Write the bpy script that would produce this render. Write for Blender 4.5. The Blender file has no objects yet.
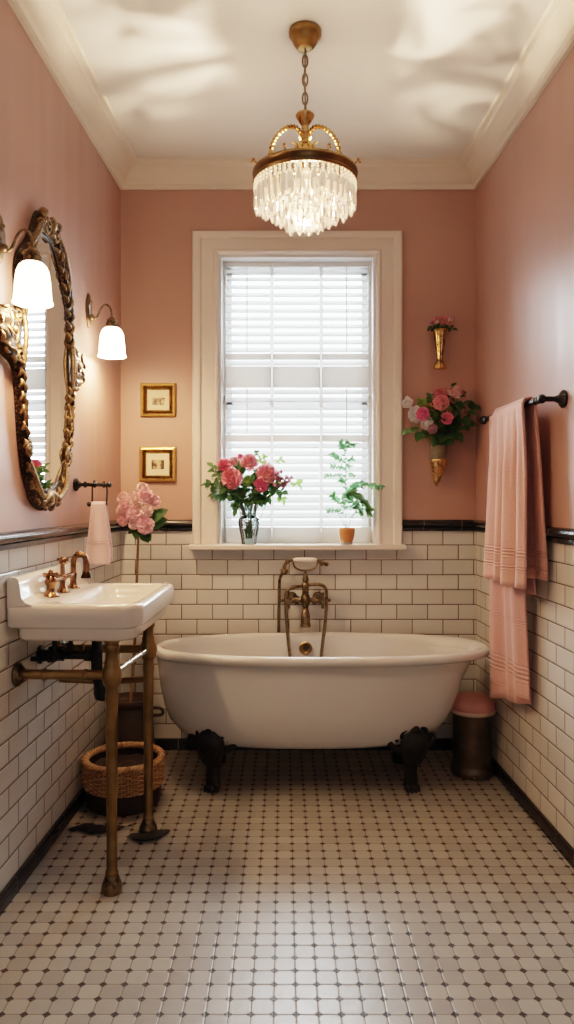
import bpy, math, random
from mathutils import Vector, Matrix, noise
R = math.radians
PI = math.pi
col = bpy.context.scene.collection
scene = bpy.context.scene
rnd = random.Random(7)

# ------------------------------------------------------------------ dimensions (metres)
FL = 730.0            # focal length of the camera in pixels of a 574 x 1024 frame
CAMZ = 1.32
D = 3.868             # back wall
HC = 3.083            # ceiling
SL, SR = .031, .026   # the side walls splay a little towards the viewer
def XL(y): return -.865 - SL*(D-y)
def XR(y): return 1.017 + SR*(D-y)
Y0 = -1.0             # wall behind the viewer

# ------------------------------------------------------------------ materials
def new_mat(name):
    m = bpy.data.materials.new(name); m.use_nodes = True
    return m, m.node_tree.nodes, m.node_tree.links, m.node_tree.nodes['Principled BSDF']
def srgb(r, g, b):
    f = lambda c: c/12.92 if c <= .04045 else ((c+.055)/1.055)**2.4
    return (f(r/255), f(g/255), f(b/255), 1)
def simple(name, c, rough=.5, metal=0, var=.12, scale=20, bump=0, bscale=80, coat=0, spec=.5, sheen=0, emit=None, es=0):
    m, n, l, p = new_mat(name)
    tc = n.new('ShaderNodeTexCoord'); nz = n.new('ShaderNodeTexNoise')
    nz.inputs['Scale'].default_value = scale; nz.inputs['Detail'].default_value = 3
    l.new(tc.outputs['Object'], nz.inputs['Vector'])
    mx = n.new('ShaderNodeMix'); mx.data_type = 'RGBA'
    lo = tuple(max(0, x*(1-var)) for x in c[:3])+(1,); hi = tuple(min(1, x*(1+var)) for x in c[:3])+(1,)
    mx.inputs['A'].default_value = lo; mx.inputs['B'].default_value = hi
    l.new(nz.outputs['Fac'], mx.inputs['Factor']); l.new(mx.outputs['Result'], p.inputs['Base Color'])
    p.inputs['Roughness'].default_value = rough; p.inputs['Metallic'].default_value = metal
    p.inputs['Coat Weight'].default_value = coat; p.inputs['Specular IOR Level'].default_value = spec
    p.inputs['Sheen Weight'].default_value = sheen
    if bump:
        nb = n.new('ShaderNodeTexNoise'); nb.inputs['Scale'].default_value = bscale; nb.inputs['Detail'].default_value = 4
        l.new(tc.outputs['Object'], nb.inputs['Vector'])
        b = n.new('ShaderNodeBump'); b.inputs['Strength'].default_value = bump; b.inputs['Distance'].default_value = .004
        l.new(nb.outputs['Fac'], b.inputs['Height']); l.new(b.outputs['Normal'], p.inputs['Normal'])
    if emit:
        p.inputs['Emission Color'].default_value = emit; p.inputs['Emission Strength'].default_value = es
    return m
def math_n(n, l, op, a, b=None, c=None):
    x = n.new('ShaderNodeMath'); x.operation = op
    for i, v in enumerate((a, b, c)):
        if v is None: continue
        if isinstance(v, (int, float)): x.inputs[i].default_value = v
        else: l.new(v, x.inputs[i])
    return x.outputs[0]
def mixrgb(n, l, fac, a, b):
    mx = n.new('ShaderNodeMix'); mx.data_type = 'RGBA'
    for s, v in (('Factor', fac), ('A', a), ('B', b)):
        if isinstance(v, (int, float, tuple)): mx.inputs[s].default_value = v
        else: l.new(v, mx.inputs[s])
    return mx.outputs['Result']

PINK = srgb(180, 143, 132)
def wall_mat(name, horiz, phase):
    """pink satin paint above, white subway tile with dark grout below"""
    m, n, l, p = new_mat(name)
    tc = n.new('ShaderNodeTexCoord'); sx = n.new('ShaderNodeSeparateXYZ'); l.new(tc.outputs['Object'], sx.inputs[0])
    cb = n.new('ShaderNodeCombineXYZ')
    l.new(math_n(n, l, 'ADD', sx.outputs[horiz], phase), cb.inputs['X'])
    l.new(math_n(n, l, 'SUBTRACT', sx.outputs['Z'], .055), cb.inputs['Y'])
    br = n.new('ShaderNodeTexBrick'); l.new(cb.outputs[0], br.inputs['Vector'])
    br.offset = .5; br.offset_frequency = 2; br.squash = 1
    br.inputs['Scale'].default_value = 1; br.inputs['Brick Width'].default_value = .163
    br.inputs['Row Height'].default_value = .079; br.inputs['Mortar Size'].default_value = .0026
    br.inputs['Mortar Smooth'].default_value = .25; br.inputs['Bias'].default_value = 0
    br.inputs['Color1'].default_value = srgb(214, 211, 205); br.inputs['Color2'].default_value = srgb(203, 199, 192)
    br.inputs['Mortar'].default_value = srgb(84, 70, 58)
    br2 = n.new('ShaderNodeTexBrick'); l.new(cb.outputs[0], br2.inputs['Vector'])
    br2.offset = .5; br2.inputs['Scale'].default_value = 1; br2.inputs['Brick Width'].default_value = .163
    br2.inputs['Row Height'].default_value = .079; br2.inputs['Mortar Size'].default_value = .008; br2.inputs['Mortar Smooth'].default_value = 1
    # paint
    nz = n.new('ShaderNodeTexNoise'); nz.inputs['Scale'].default_value = 1.7; nz.inputs['Detail'].default_value = 4
    l.new(tc.outputs['Object'], nz.inputs['Vector'])
    pc = mixrgb(n, l, nz.outputs['Fac'], tuple(c*.93 for c in PINK[:3])+(1,), tuple(c*1.05 for c in PINK[:3])+(1,))
    isp = math_n(n, l, 'GREATER_THAN', sx.outputs['Z'], 1.18)
    l.new(mixrgb(n, l, isp, br.outputs['Color'], pc), p.inputs['Base Color'])
    rt = math_n(n, l, 'MULTIPLY_ADD', br.outputs['Fac'], .6, .13)
    mr = n.new('ShaderNodeMix'); l.new(isp, mr.inputs[0]); l.new(rt, mr.inputs[2]); mr.inputs[3].default_value = .36
    l.new(mr.outputs[0], p.inputs['Roughness']); p.inputs['Specular IOR Level'].default_value = .38
    # relief: tile edges below, faint vertical roller marks in the paint above
    mp = n.new('ShaderNodeMapping'); mp.inputs['Scale'].default_value = (4.5, 4.5, .2); l.new(tc.outputs['Object'], mp.inputs['Vector'])
    nv = n.new('ShaderNodeTexNoise'); nv.inputs['Scale'].default_value = 1; nv.inputs['Detail'].default_value = 1.5; l.new(mp.outputs[0], nv.inputs['Vector'])
    nt = n.new('ShaderNodeTexNoise'); nt.inputs['Scale'].default_value = 9; l.new(tc.outputs['Object'], nt.inputs['Vector'])
    ht = math_n(n, l, 'MULTIPLY_ADD', br2.outputs['Fac'], -1.0, math_n(n, l, 'MULTIPLY', nt.outputs['Fac'], .6))
    hp = math_n(n, l, 'MULTIPLY', nv.outputs['Fac'], 6)
    mh = n.new('ShaderNodeMix'); l.new(isp, mh.inputs[0]); l.new(ht, mh.inputs[2]); l.new(hp, mh.inputs[3])
    b = n.new('ShaderNodeBump'); b.inputs['Strength'].default_value = .5; b.inputs['Distance'].default_value = .004
    l.new(mh.outputs[0], b.inputs['Height']); l.new(b.outputs['Normal'], p.inputs['Normal'])
    return m

def floor_mat():
    m, n, l, p = new_mat('octagon_and_dot_tile')
    tc = n.new('ShaderNodeTexCoord'); sx = n.new('ShaderNodeSeparateXYZ'); l.new(tc.outputs['Object'], sx.inputs[0])
    S = .0582
    def dist(o, ph):
        u = math_n(n, l, 'DIVIDE', math_n(n, l, 'SUBTRACT', o, ph), S)
        f = math_n(n, l, 'FRACT', math_n(n, l, 'ADD', u, 100.5))
        return math_n(n, l, 'ABSOLUTE', math_n(n, l, 'SUBTRACT', f, .5)), u
    a, u = dist(sx.outputs['X'], .031); c, v = dist(sx.outputs['Y'], 2.222)
    s = math_n(n, l, 'ADD', a, c); mn = math_n(n, l, 'MINIMUM', a, c)
    dot = math_n(n, l, 'LESS_THAN', s, .192)
    gd = math_n(n, l, 'LESS_THAN', math_n(n, l, 'ABSOLUTE', math_n(n, l, 'SUBTRACT', s, .207)), .015)
    gl = math_n(n, l, 'LESS_THAN', mn, .022)
    gr = math_n(n, l, 'MAXIMUM', gl, gd)
    # per tile tone
    cb = n.new('ShaderNodeCombineXYZ'); l.new(math_n(n, l, 'FLOOR', u), cb.inputs[0]); l.new(math_n(n, l, 'FLOOR', v), cb.inputs[1])
    wn = n.new('ShaderNodeTexWhiteNoise'); wn.noise_dimensions = '2D'; l.new(cb.outputs[0], wn.inputs['Vector'])
    nz = n.new('ShaderNodeTexNoise'); nz.inputs['Scale'].default_value = 28; nz.inputs['Detail'].default_value = 5; l.new(tc.outputs['Object'], nz.inputs['Vector'])
    t = math_n(n, l, 'MULTIPLY_ADD', wn.outputs['Value'], .6, math_n(n, l, 'MULTIPLY', nz.outputs['Fac'], .4))
    tile = mixrgb(n, l, t, srgb(136, 131, 124), srgb(168, 163, 155))
    g = mixrgb(n, l, gr, tile, srgb(112, 100, 88))
    l.new(mixrgb(n, l, dot, g, srgb(38, 28, 24)), p.inputs['Base Color'])
    r = math_n(n, l, 'MULTIPLY_ADD', math_n(n, l, 'MAXIMUM', gr, 0), .35, math_n(n, l, 'MULTIPLY_ADD', nz.outputs['Fac'], .18, .24))
    l.new(r, p.inputs['Roughness'])
    e = math_n(n, l, 'MINIMUM', math_n(n, l, 'MINIMUM', mn, .07), .07)
    h = math_n(n, l, 'ADD', math_n(n, l, 'MULTIPLY', e, 12), math_n(n, l, 'MULTIPLY', nz.outputs['Fac'], .25))
    b = n.new('ShaderNodeBump'); b.inputs['Strength'].default_value = .35; b.inputs['Distance'].default_value = .002
    l.new(h, b.inputs['Height']); l.new(b.outputs['Normal'], p.inputs['Normal'])
    return m

def segmented_black(name, horiz, L, ph=0.0):
    m, n, l, p = new_mat(name)
    tc = n.new('ShaderNodeTexCoord'); sx = n.new('ShaderNodeSeparateXYZ'); l.new(tc.outputs['Object'], sx.inputs[0])
    f = math_n(n, l, 'FRACT', math_n(n, l, 'DIVIDE', math_n(n, l, 'ADD', sx.outputs[horiz], 50+ph), L))
    j = math_n(n, l, 'LESS_THAN', f, .0028/L)
    nz = n.new('ShaderNodeTexNoise'); nz.inputs['Scale'].default_value = 14; l.new(tc.outputs['Object'], nz.inputs['Vector'])
    bc = mixrgb(n, l, nz.outputs['Fac'], (.008, .008, .009, 1), (.02, .021, .024, 1))
    l.new(mixrgb(n, l, j, bc, srgb(110, 100, 92)), p.inputs['Base Color'])
    p.inputs['Roughness'].default_value = .22
    b = n.new('ShaderNodeBump'); b.inputs['Strength'].default_value = .3; b.inputs['Distance'].default_value = .004
    l.new(nz.outputs['Fac'], b.inputs['Height']); l.new(b.outputs['Normal'], p.inputs['Normal'])
    return m

def metal_mat(name, dark, light, rough=.35, spread=(.42, .62), nscale=30, metal=1, point=True):
    m, n, l, p = new_mat(name)
    tc = n.new('ShaderNodeTexCoord'); nz = n.new('ShaderNodeTexNoise'); nz.inputs['Scale'].default_value = nscale; nz.inputs['Detail'].default_value = 5
    l.new(tc.outputs['Object'], nz.inputs['Vector'])
    gm = n.new('ShaderNodeNewGeometry')
    v = math_n(n, l, 'MULTIPLY_ADD', math_n(n, l, 'SUBTRACT', gm.outputs['Pointiness'], .5), 3.0 if point else 0, nz.outputs['Fac'])
    cr = n.new('ShaderNodeValToRGB'); cr.color_ramp.elements[0].position = spread[0]; cr.color_ramp.elements[1].position = spread[1]
    cr.color_ramp.elements[0].color = dark; cr.color_ramp.elements[1].color = light
    l.new(v, cr.inputs[0]); l.new(cr.outputs[0], p.inputs['Base Color'])
    p.inputs['Metallic'].default_value = metal; p.inputs['Roughness'].default_value = rough
    return m

def translucent_mat(name, c, var=.2, scale=30, trans=.35, rough=.6):
    """petals, leaves, slats: diffuse with some light passing through"""
    m, n, l, p = new_mat(name)
    tc = n.new('ShaderNodeTexCoord'); nz = n.new('ShaderNodeTexNoise'); nz.inputs['Scale'].default_value = scale; nz.inputs['Detail'].default_value = 2
    l.new(tc.outputs['Object'], nz.inputs['Vector'])
    lo = tuple(x*(1-var) for x in c[:3])+(1,); hi = tuple(min(1, x*(1+var)+.01) for x in c[:3])+(1,)
    k = mixrgb(n, l, nz.outputs['Fac'], lo, hi)
    l.new(k, p.inputs['Base Color']); p.inputs['Roughness'].default_value = rough; p.inputs['Specular IOR Level'].default_value = .3
    t = n.new('ShaderNodeBsdfTranslucent'); l.new(k, t.inputs['Color'])
    ms = n.new('ShaderNodeMixShader'); ms.inputs[0].default_value = trans
    l.new(p.outputs[0], ms.inputs[1]); l.new(t.outputs[0], ms.inputs[2])
    l.new(ms.outputs[0], n['Material Output'].inputs['Surface'])
    return m

def thin_glass(name, tint=(1, 1, 1, 1), refl=.25, rough=.02):
    m, n, l, p = new_mat(name); n.remove(p)
    tr = n.new('ShaderNodeBsdfTransparent'); tr.inputs[0].default_value = tint
    gl = n.new('ShaderNodeBsdfGlossy'); gl.inputs['Roughness'].default_value = rough
    fr = n.new('ShaderNodeLayerWeight'); fr.inputs['Blend'].default_value = refl
    ms = n.new('ShaderNodeMixShader'); l.new(fr.outputs['Fresnel'], ms.inputs[0]); l.new(tr.outputs[0], ms.inputs[1]); l.new(gl.outputs[0], ms.inputs[2])
    l.new(ms.outputs[0], n['Material Output'].inputs['Surface'])
    return m
def crystal_mat():
    m, n, l, p = new_mat('cut_crystal'); n.remove(p)
    tr = n.new('ShaderNodeBsdfTransparent'); tr.inputs[0].default_value = (1, .90, .76, 1)
    tl = n.new('ShaderNodeBsdfTranslucent'); tl.inputs[0].default_value = (1, .80, .62, 1)
    gl = n.new('ShaderNodeBsdfGlossy'); gl.inputs['Roughness'].default_value = .08; gl.inputs['Color'].default_value = (1, .95, .9, 1)
    em = n.new('ShaderNodeEmission'); em.inputs[0].default_value = (1, .66, .40, 1); em.inputs[1].default_value = .55  # warm glow put into the drops, imitating bulb light caught in crystal
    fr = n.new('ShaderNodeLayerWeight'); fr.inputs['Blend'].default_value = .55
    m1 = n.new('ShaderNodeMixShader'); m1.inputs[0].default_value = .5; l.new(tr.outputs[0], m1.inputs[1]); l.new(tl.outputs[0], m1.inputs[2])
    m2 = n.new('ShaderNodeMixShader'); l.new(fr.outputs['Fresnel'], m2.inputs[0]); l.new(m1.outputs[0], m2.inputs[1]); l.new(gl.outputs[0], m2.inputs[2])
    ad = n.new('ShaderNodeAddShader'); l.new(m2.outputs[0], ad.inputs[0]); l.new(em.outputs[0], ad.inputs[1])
    l.new(ad.outputs[0], n['Material Output'].inputs['Surface'])
    return m
def glow(name, c, s, base=(.9, .88, .85, 1)):
    m, n, l, p = new_mat(name)
    p.inputs['Base Color'].default_value = base; p.inputs['Roughness'].default_value = .25
    p.inputs['Emission Color'].default_value = c; p.inputs['Emission Strength'].default_value = s
    return m
def towel_mat(name, c, bands, fine=190):
    m, n, l, p = new_mat(name)
    tc = n.new('ShaderNodeTexCoord'); sx = n.new('ShaderNodeSeparateXYZ'); l.new(tc.outputs['Object'], sx.inputs[0])
    nz = n.new('ShaderNodeTexNoise'); nz.inputs['Scale'].default_value = fine; nz.inputs['Detail'].default_value = 2; l.new(tc.outputs['Object'], nz.inputs['Vector'])
    k = mixrgb(n, l, nz.outputs['Fac'], tuple(x*.82 for x in c[:3])+(1,), tuple(min(1, x*1.12) for x in c[:3])+(1,))
    h = math_n(n, l, 'MULTIPLY', nz.outputs['Fac'], .5)
    tot = None
    for z0, z1, num in bands:
        u = math_n(n, l, 'DIVIDE', math_n(n, l, 'SUBTRACT', sx.outputs['Z'], z0), (z1-z0))
        inside = math_n(n, l, 'LESS_THAN', math_n(n, l, 'ABSOLUTE', math_n(n, l, 'SUBTRACT', u, .5)), .5)
        w = math_n(n, l, 'MULTIPLY', math_n(n, l, 'SINE', math_n(n, l, 'MULTIPLY', u, num*2*PI)), inside)
        tot = w if tot is None else math_n(n, l, 'ADD', tot, w)
    if tot is not None:
        h = math_n(n, l, 'MULTIPLY_ADD', tot, .9, h)
        k = mixrgb(n, l, math_n(n, l, 'MULTIPLY', math_n(n, l, 'MAXIMUM', math_n(n, l, 'MULTIPLY', tot, -1), 0), .2), k, tuple(x*.5 for x in c[:3])+(1,))
    l.new(k, p.inputs['Base Color'])
    b = n.new('ShaderNodeBump'); b.inputs['Strength'].default_value = .6; b.inputs['Distance'].default_value = .004
    l.new(h, b.inputs['Height']); l.new(b.outputs['Normal'], p.inputs['Normal'])
    p.inputs['Roughness'].default_value = .95; p.inputs['Sheen Weight'].default_value = .3; p.inputs['Specular IOR Level'].default_value = .1
    return m

M = {}
M['wall_back'] = wall_mat('back_wall_paint_and_tile', 'X', 100*.163-.842+.0)
M['wall_left'] = wall_mat('left_wall_paint_and_tile', 'Y', 100*.163+.03)
M['wall_right'] = wall_mat('right_wall_paint_and_tile', 'Y', 100*.163+.05)
M['floor'] = floor_mat()
M['ceiling'] = simple('ceiling_paint', srgb(226, 222, 216), .75, var=.02, scale=3)
M['crown'] = simple('crown_paint', srgb(226, 214, 199), .45, var=.02, scale=6)
M['trim_white'] = simple('window_trim_paint', srgb(230, 219, 209), .38, var=.03, scale=6)
M['white_gloss'] = simple('window_white_paint', srgb(238, 238, 236), .4, var=.02)
M['slat'] = translucent_mat('shutter_slat_white', srgb(244, 246, 247), .02, 5, .45, .5)
M['shutter_white'] = translucent_mat('shutter_frame_white', srgb(244, 243, 240), .02, 5, .22, .45)
M['rail_b'] = segmented_black('black_tile_rail_x', 'X', .2, .064)
M['rail_s'] = segmented_black('black_tile_rail_y', 'Y', .2)
M['base_b'] = segmented_black('black_base_tile_x', 'X', .16)
M['base_s'] = segmented_black('black_base_tile_y', 'Y', .16, .03)
M['enamel'] = simple('white_bath_enamel', srgb(218, 215, 210), .16, var=.02, scale=4, coat=.4)
M['porcelain'] = simple('cream_porcelain', srgb(234, 224, 212), .14, var=.02, scale=4, coat=.5)
M['brass'] = metal_mat('aged_brass', srgb(104, 84, 56), srgb(150, 124, 86), .34, (.25, .8), 14)
M['brass_bright'] = metal_mat('polished_gold_brass', srgb(118, 92, 56), srgb(212, 174, 116), .22, (.38, .62), 40)
M['copper'] = metal_mat('antique_copper_brass', srgb(70, 50, 34), srgb(146, 106, 76), .26, (.35, .65), 40)
M['bronze'] = metal_mat('dark_antique_bronze', srgb(46, 38, 29), srgb(126, 108, 86), .34, (.38, .66), 60)
M['silver'] = metal_mat('worn_nickel', srgb(150, 142, 130), srgb(222, 216, 206), .25, (.3, .7), 30)
M['mirror_frame'] = metal_mat('carved_bronze_gilt', srgb(30, 22, 16), srgb(146, 118, 86), .42, (.44, .86), 160, .75)
M['iron'] = simple('black_cast_iron', (.011, .010, .009, 1), .42, .3, bump=.4, bscale=60)
M['black_metal'] = simple('black_painted_metal', (.012, .012, .013, 1), .25, .4, var=.2)
M['bin'] = metal_mat('dark_bronze_enamel', srgb(70, 62, 52), srgb(104, 92, 78), .34, (.3, .7), 12, .6, False)
M['lid_pink'] = simple('pink_lid', srgb(212, 154, 144), .55, var=.05)
M['lid_rim'] = simple('cream_rim', srgb(214, 190, 172), .5, var=.05)
M['wicker'] = simple('honey_wicker', srgb(166, 128, 90), .6, var=.35, scale=60, bump=.3)
M['leather'] = simple('dark_brown_leather', srgb(42, 26, 20), .55, var=.3, bump=.3)
M['dark_cloth'] = simple('dark_laundry_cloth', srgb(34, 22, 18), .9, var=.4)
M['pot_dark'] = simple('dark_brown_glazed_pot', srgb(58, 44, 32), .45, var=.3, scale=9, bump=.3)
M['soil'] = simple('soil', srgb(44, 32, 24), .95, var=.4, bump=.8)
M['terracotta'] = simple('terracotta', srgb(186, 118, 66), .6, var=.18, scale=40, bump=.3)
M['saucer'] = simple('grey_saucer', srgb(150, 146, 142), .6)
M['leaf_dark'] = translucent_mat('dark_leaf', srgb(58, 92, 54), .35, 40, .25, .45)
M['leaf_mid'] = translucent_mat('mid_green_leaf', srgb(88, 126, 74), .3, 40, .35, .5)
M['leaf_light'] = translucent_mat('light_green_leaf', srgb(128, 172, 84), .25, 40, .45, .5)
M['leaf_fern'] = translucent_mat('fern_leaf', srgb(104, 158, 106), .3, 40, .4, .5)
M['stem'] = simple('green_stem', srgb(92, 104, 62), .6, var=.2)
M['bark'] = simple('thin_bark', srgb(122, 98, 72), .8, var=.3, bump=.5)
for nm, c in dict(coral=(238, 148, 164), rose=(232, 132, 160), blush=(244, 190, 198), hotpink=(228, 122, 162), peach=(240, 166, 178),
                  magenta=(206, 96, 136), green=(150, 184, 112), white=(240, 234, 232), lilac=(216, 170, 186), dusty=(212, 136, 144),
                  palepink=(246, 204, 202), mauve=(186, 134, 150)).items():
    M['petal_'+nm] = translucent_mat(nm+'_petals', srgb(*c), .14, 45, .18, .65)
M['glass'] = thin_glass('clear_window_glass')
M['vase_glass'] = thin_glass('cut_vase_glass', (.93, .97, .97, 1), .3, .04)
M['crystal'] = crystal_mat()
M['shade'] = glow('lit_opal_glass', (1, .72, .46, 1), 18.0)
M['bulb'] = glow('warm_bulb', (1, .70, .40, 1), 40.0)
M['picture_paper'] = simple('cream_mat_board', srgb(232, 214, 180), .8, var=.03)
M['gilt'] = metal_mat('gilt_frame', srgb(130, 100, 54), srgb(206, 168, 104), .36, (.4, .62), 40, .9)
M['gilt_dark'] = metal_mat('gilt_frame_groove', srgb(104, 80, 42), srgb(176, 142, 88), .4, (.4, .62), 40, .9)
M['mirror'] = metal_mat('silvered_glass', (.86, .87, .86, 1), (.92, .93, .92, 1), .012, (.3, .7), 3, 1, False)
M['towel'] = towel_mat('salmon_terry', srgb(216, 166, 154), [(1.035, 1.06, 2), (1.085, 1.125, 3)])
M['towel_b'] = towel_mat('pink_terry', srgb(214, 162, 154), [(.565, .64, 4), (.50, .515, 1), (.80, .83, 3)])
M['towel_c'] = towel_mat('pale_pink_cotton', srgb(236, 200, 200), [(1.125, 1.145, 2)], 260)
M['black_hole'] = simple('dark_opening', (.006, .005, .004, 1), .5)
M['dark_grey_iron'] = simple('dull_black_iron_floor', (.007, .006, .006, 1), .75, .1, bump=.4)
def sketch_mat(name, seed):
    m, n, l, p = new_mat(name)
    tc = n.new('ShaderNodeTexCoord'); mp = n.new('ShaderNodeMapping'); mp.inputs['Location'].default_value = (seed, 0, seed*2); mp.inputs['Scale'].default_value = (50, 50, 38)
    l.new(tc.outputs['Object'], mp.inputs[0]); nz = n.new('ShaderNodeTexNoise'); nz.inputs['Scale'].default_value = 1; nz.inputs['Detail'].default_value = 5; l.new(mp.outputs[0], nz.inputs['Vector'])
    cr = n.new('ShaderNodeValToRGB'); cr.color_ramp.elements[0].position = .40; cr.color_ramp.elements[1].position = .60
    cr.color_ramp.elements[0].color = srgb(66, 46, 30); cr.color_ramp.elements[1].color = srgb(206, 182, 146)
    l.new(nz.outputs['Fac'], cr.inputs[0]); l.new(cr.outputs[0], p.inputs['Base Color']); p.inputs['Roughness'].default_value = .7
    return m
M['sketch_a'] = sketch_mat('sepia_landscape_print', 3.1); M['sketch_b'] = sketch_mat('sepia_building_print', 8.7)

# ------------------------------------------------------------------ mesh builder
def catmull(pts, per=8, closed=False):
    P = [Vector(p) for p in pts]; out = []; n = len(P)
    rng = range(n) if closed else range(n-1)
    for i in rng:
        if closed: p0, p1, p2, p3 = P[(i-1) % n], P[i], P[(i+1) % n], P[(i+2) % n]
        else: p0, p1, p2, p3 = P[max(i-1, 0)], P[i], P[i+1], P[min(i+2, n-1)]
        for k in range(per):
            t = k/per
            out.append(.5*((2*p1)+(p2-p0)*t+(2*p0-5*p1+4*p2-p3)*t*t+(3*p1-p0-3*p2+p3)*t**3))
    if not closed: out.append(P[-1].copy())
    return out
class MB:
    def __init__(s): s.v = []; s.f = []
    def add(s, vs, fs):
        o = len(s.v); s.v += [Vector(x) for x in vs]; s.f += [tuple(i+o for i in q) for q in fs]; return s
    def box(s, c, d, rot=None):
        c = Vector(c); vs = []
        for x in (-.5, .5):
            for y in (-.5, .5):
                for z in (-.5, .5):
                    q = Vector((x*d[0], y*d[1], z*d[2]))
                    vs.append(c + (rot @ q if rot else q))
        return s.add(vs, [(0, 1, 3, 2), (4, 6, 7, 5), (0, 4, 5, 1), (2, 3, 7, 6), (0, 2, 6, 4), (1, 5, 7, 3)])
    def span(s, a, b):
        return s.box([(a[i]+b[i])/2 for i in range(3)], [abs(b[i]-a[i]) for i in range(3)])
    def rings(s, rings, closed=True, cap0=True, cap1=True):
        n = len(rings[0]); vs = [p for r in rings for p in r]; fs = []
        m = n if closed else n-1
        for i in range(len(rings)-1):
            for j in range(m):
                fs.append((i*n+j, i*n+(j+1) % n, (i+1)*n+(j+1) % n, (i+1)*n+j))
        if cap0: fs.append(tuple(range(n-1, -1, -1)))
        if cap1: fs.append(tuple((len(rings)-1)*n+j for j in range(n)))
        return s.add(vs, fs)
    def lathe(s, prof, n=32, c=(0, 0, 0), mat=None, cap0=True, cap1=True, sy=1.0):
        c = Vector(c); rs = []
        for r, z in prof:
            ring = []
            for k in range(n):
                a = 2*PI*k/n; q = Vector((r*math.cos(a), r*sy*math.sin(a), z))
                ring.append(c + (mat @ q if mat else q))
            rs.append(ring)
        return s.rings(rs, True, cap0, cap1)
    def tube(s, pts, rad, n=8, closed=False, flat=None):
        P = [Vector(p) for p in pts]; m = len(P)
        rad = [rad]*m if isinstance(rad, (int, float)) else rad
        up = None; rs = []
        for i in range(m):
            t = (P[(i+1) % m]-P[i-1]) if closed else (P[min(i+1, m-1)]-P[max(i-1, 0)])
            if t.length < 1e-9: t = Vector((0, 0, 1))
            t.normalize()
            if up is None:
                up = Vector((0, 0, 1)) if abs(t.z) < .9 else Vector((1, 0, 0))
            up = up - t*up.dot(t)
            if up.length < 1e-6: up = t.orthogonal()
            up.normalize(); sd = t.cross(up)
            k2 = flat or 1
            rs.append([P[i]+(up*math.cos(2*PI*k/n)*k2+sd*math.sin(2*PI*k/n))*rad[i] for k in range(n)])
        if closed:
            rs.append(rs[0]); return s.rings(rs, True, False, False)
        return s.rings(rs)
    def ball(s, c, r, n=12, sc=(1, 1, 1), rot=None):
        c = Vector(c); rs = []
        m = max(4, n//2)
        for i in range(1, m):
            a = PI*i/m; ring = []
            for k in range(n):
                b = 2*PI*k/n
                q = Vector((r*sc[0]*math.sin(a)*math.cos(b), r*sc[1]*math.sin(a)*math.sin(b), -r*sc[2]*math.cos(a)))
                ring.append(c+(rot @ q if rot else q))
            rs.append(ring)
        o = len(s.v); s.rings(rs, True, False, False)
        q0 = Vector((0, 0, -r*sc[2])); q1 = Vector((0, 0, r*sc[2]))
        s.v += [c+(rot @ q0 if rot else q0), c+(rot @ q1 if rot else q1)]
        a, b = len(s.v)-2, len(s.v)-1
        for k in range(n):
            s.f.append((a, o+(k+1) % n, o+k)); s.f.append((b, o+(m-2)*n+k, o+(m-2)*n+(k+1) % n))
        return s
    def grid(s, G):
        h, w = len(G), len(G[0])
        return s.add([p for r in G for p in r], [(i*w+j, i*w+j+1, (i+1)*w+j+1, (i+1)*w+j) for i in range(h-1) for j in range(w-1)])
    def build(s, name, mat, parent=None, smooth=True, bevel=0, subdiv=0, solid=0, auto=40):
        me = bpy.data.meshes.new(name); me.from_pydata([tuple(v) for v in s.v], [], s.f); me.validate(); me.update()
        if smooth:
            me.polygons.foreach_set('use_smooth', [True]*len(me.polygons))
            if auto: me.set_sharp_from_angle(angle=R(auto))
        o = bpy.data.objects.new(name, me); col.objects.link(o); me.materials.append(M[mat] if isinstance(mat, str) else mat)
        if parent: o.parent = parent
        if bevel:
            b = o.modifiers.new('bevel', 'BEVEL'); b.width = bevel; b.segments = 2; b.limit_method = 'ANGLE'
        if solid:
            b = o.modifiers.new('solid', 'SOLIDIFY'); b.thickness = solid; b.offset = 0
        if subdiv:
            b = o.modifiers.new('sub', 'SUBSURF'); b.levels = b.render_levels = subdiv
        return o
def tag(o, label=None, cat=None, group=None, kind=None):
    for k, v in (('label', label), ('category', cat), ('group', group), ('kind', kind)):
        if v: o[k] = v
    return o
def thing(name, label, cat, loc=(0, 0, 0), rz=0, group=None):
    o = bpy.data.objects.new(name, None); col.objects.link(o); o.location = loc; o.rotation_euler = (0, 0, rz)
    o.empty_display_size = .05
    return tag(o, label, cat, group)
def struct(o): o['kind'] = 'structure'; return o
def copy_tree(o, parent=None):
    c = o.copy(); col.objects.link(c)
    if parent: c.parent = parent
    for ch in list(o.children): copy_tree(ch, c)
    return c
def facing(axis):
    """rotation that takes +Z to axis"""
    return Vector((0, 0, 1)).rotation_difference(Vector(axis).normalized()).to_matrix()
RX90 = Matrix.Rotation(R(90), 3, 'X'); RY90 = Matrix.Rotation(R(90), 3, 'Y')

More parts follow.
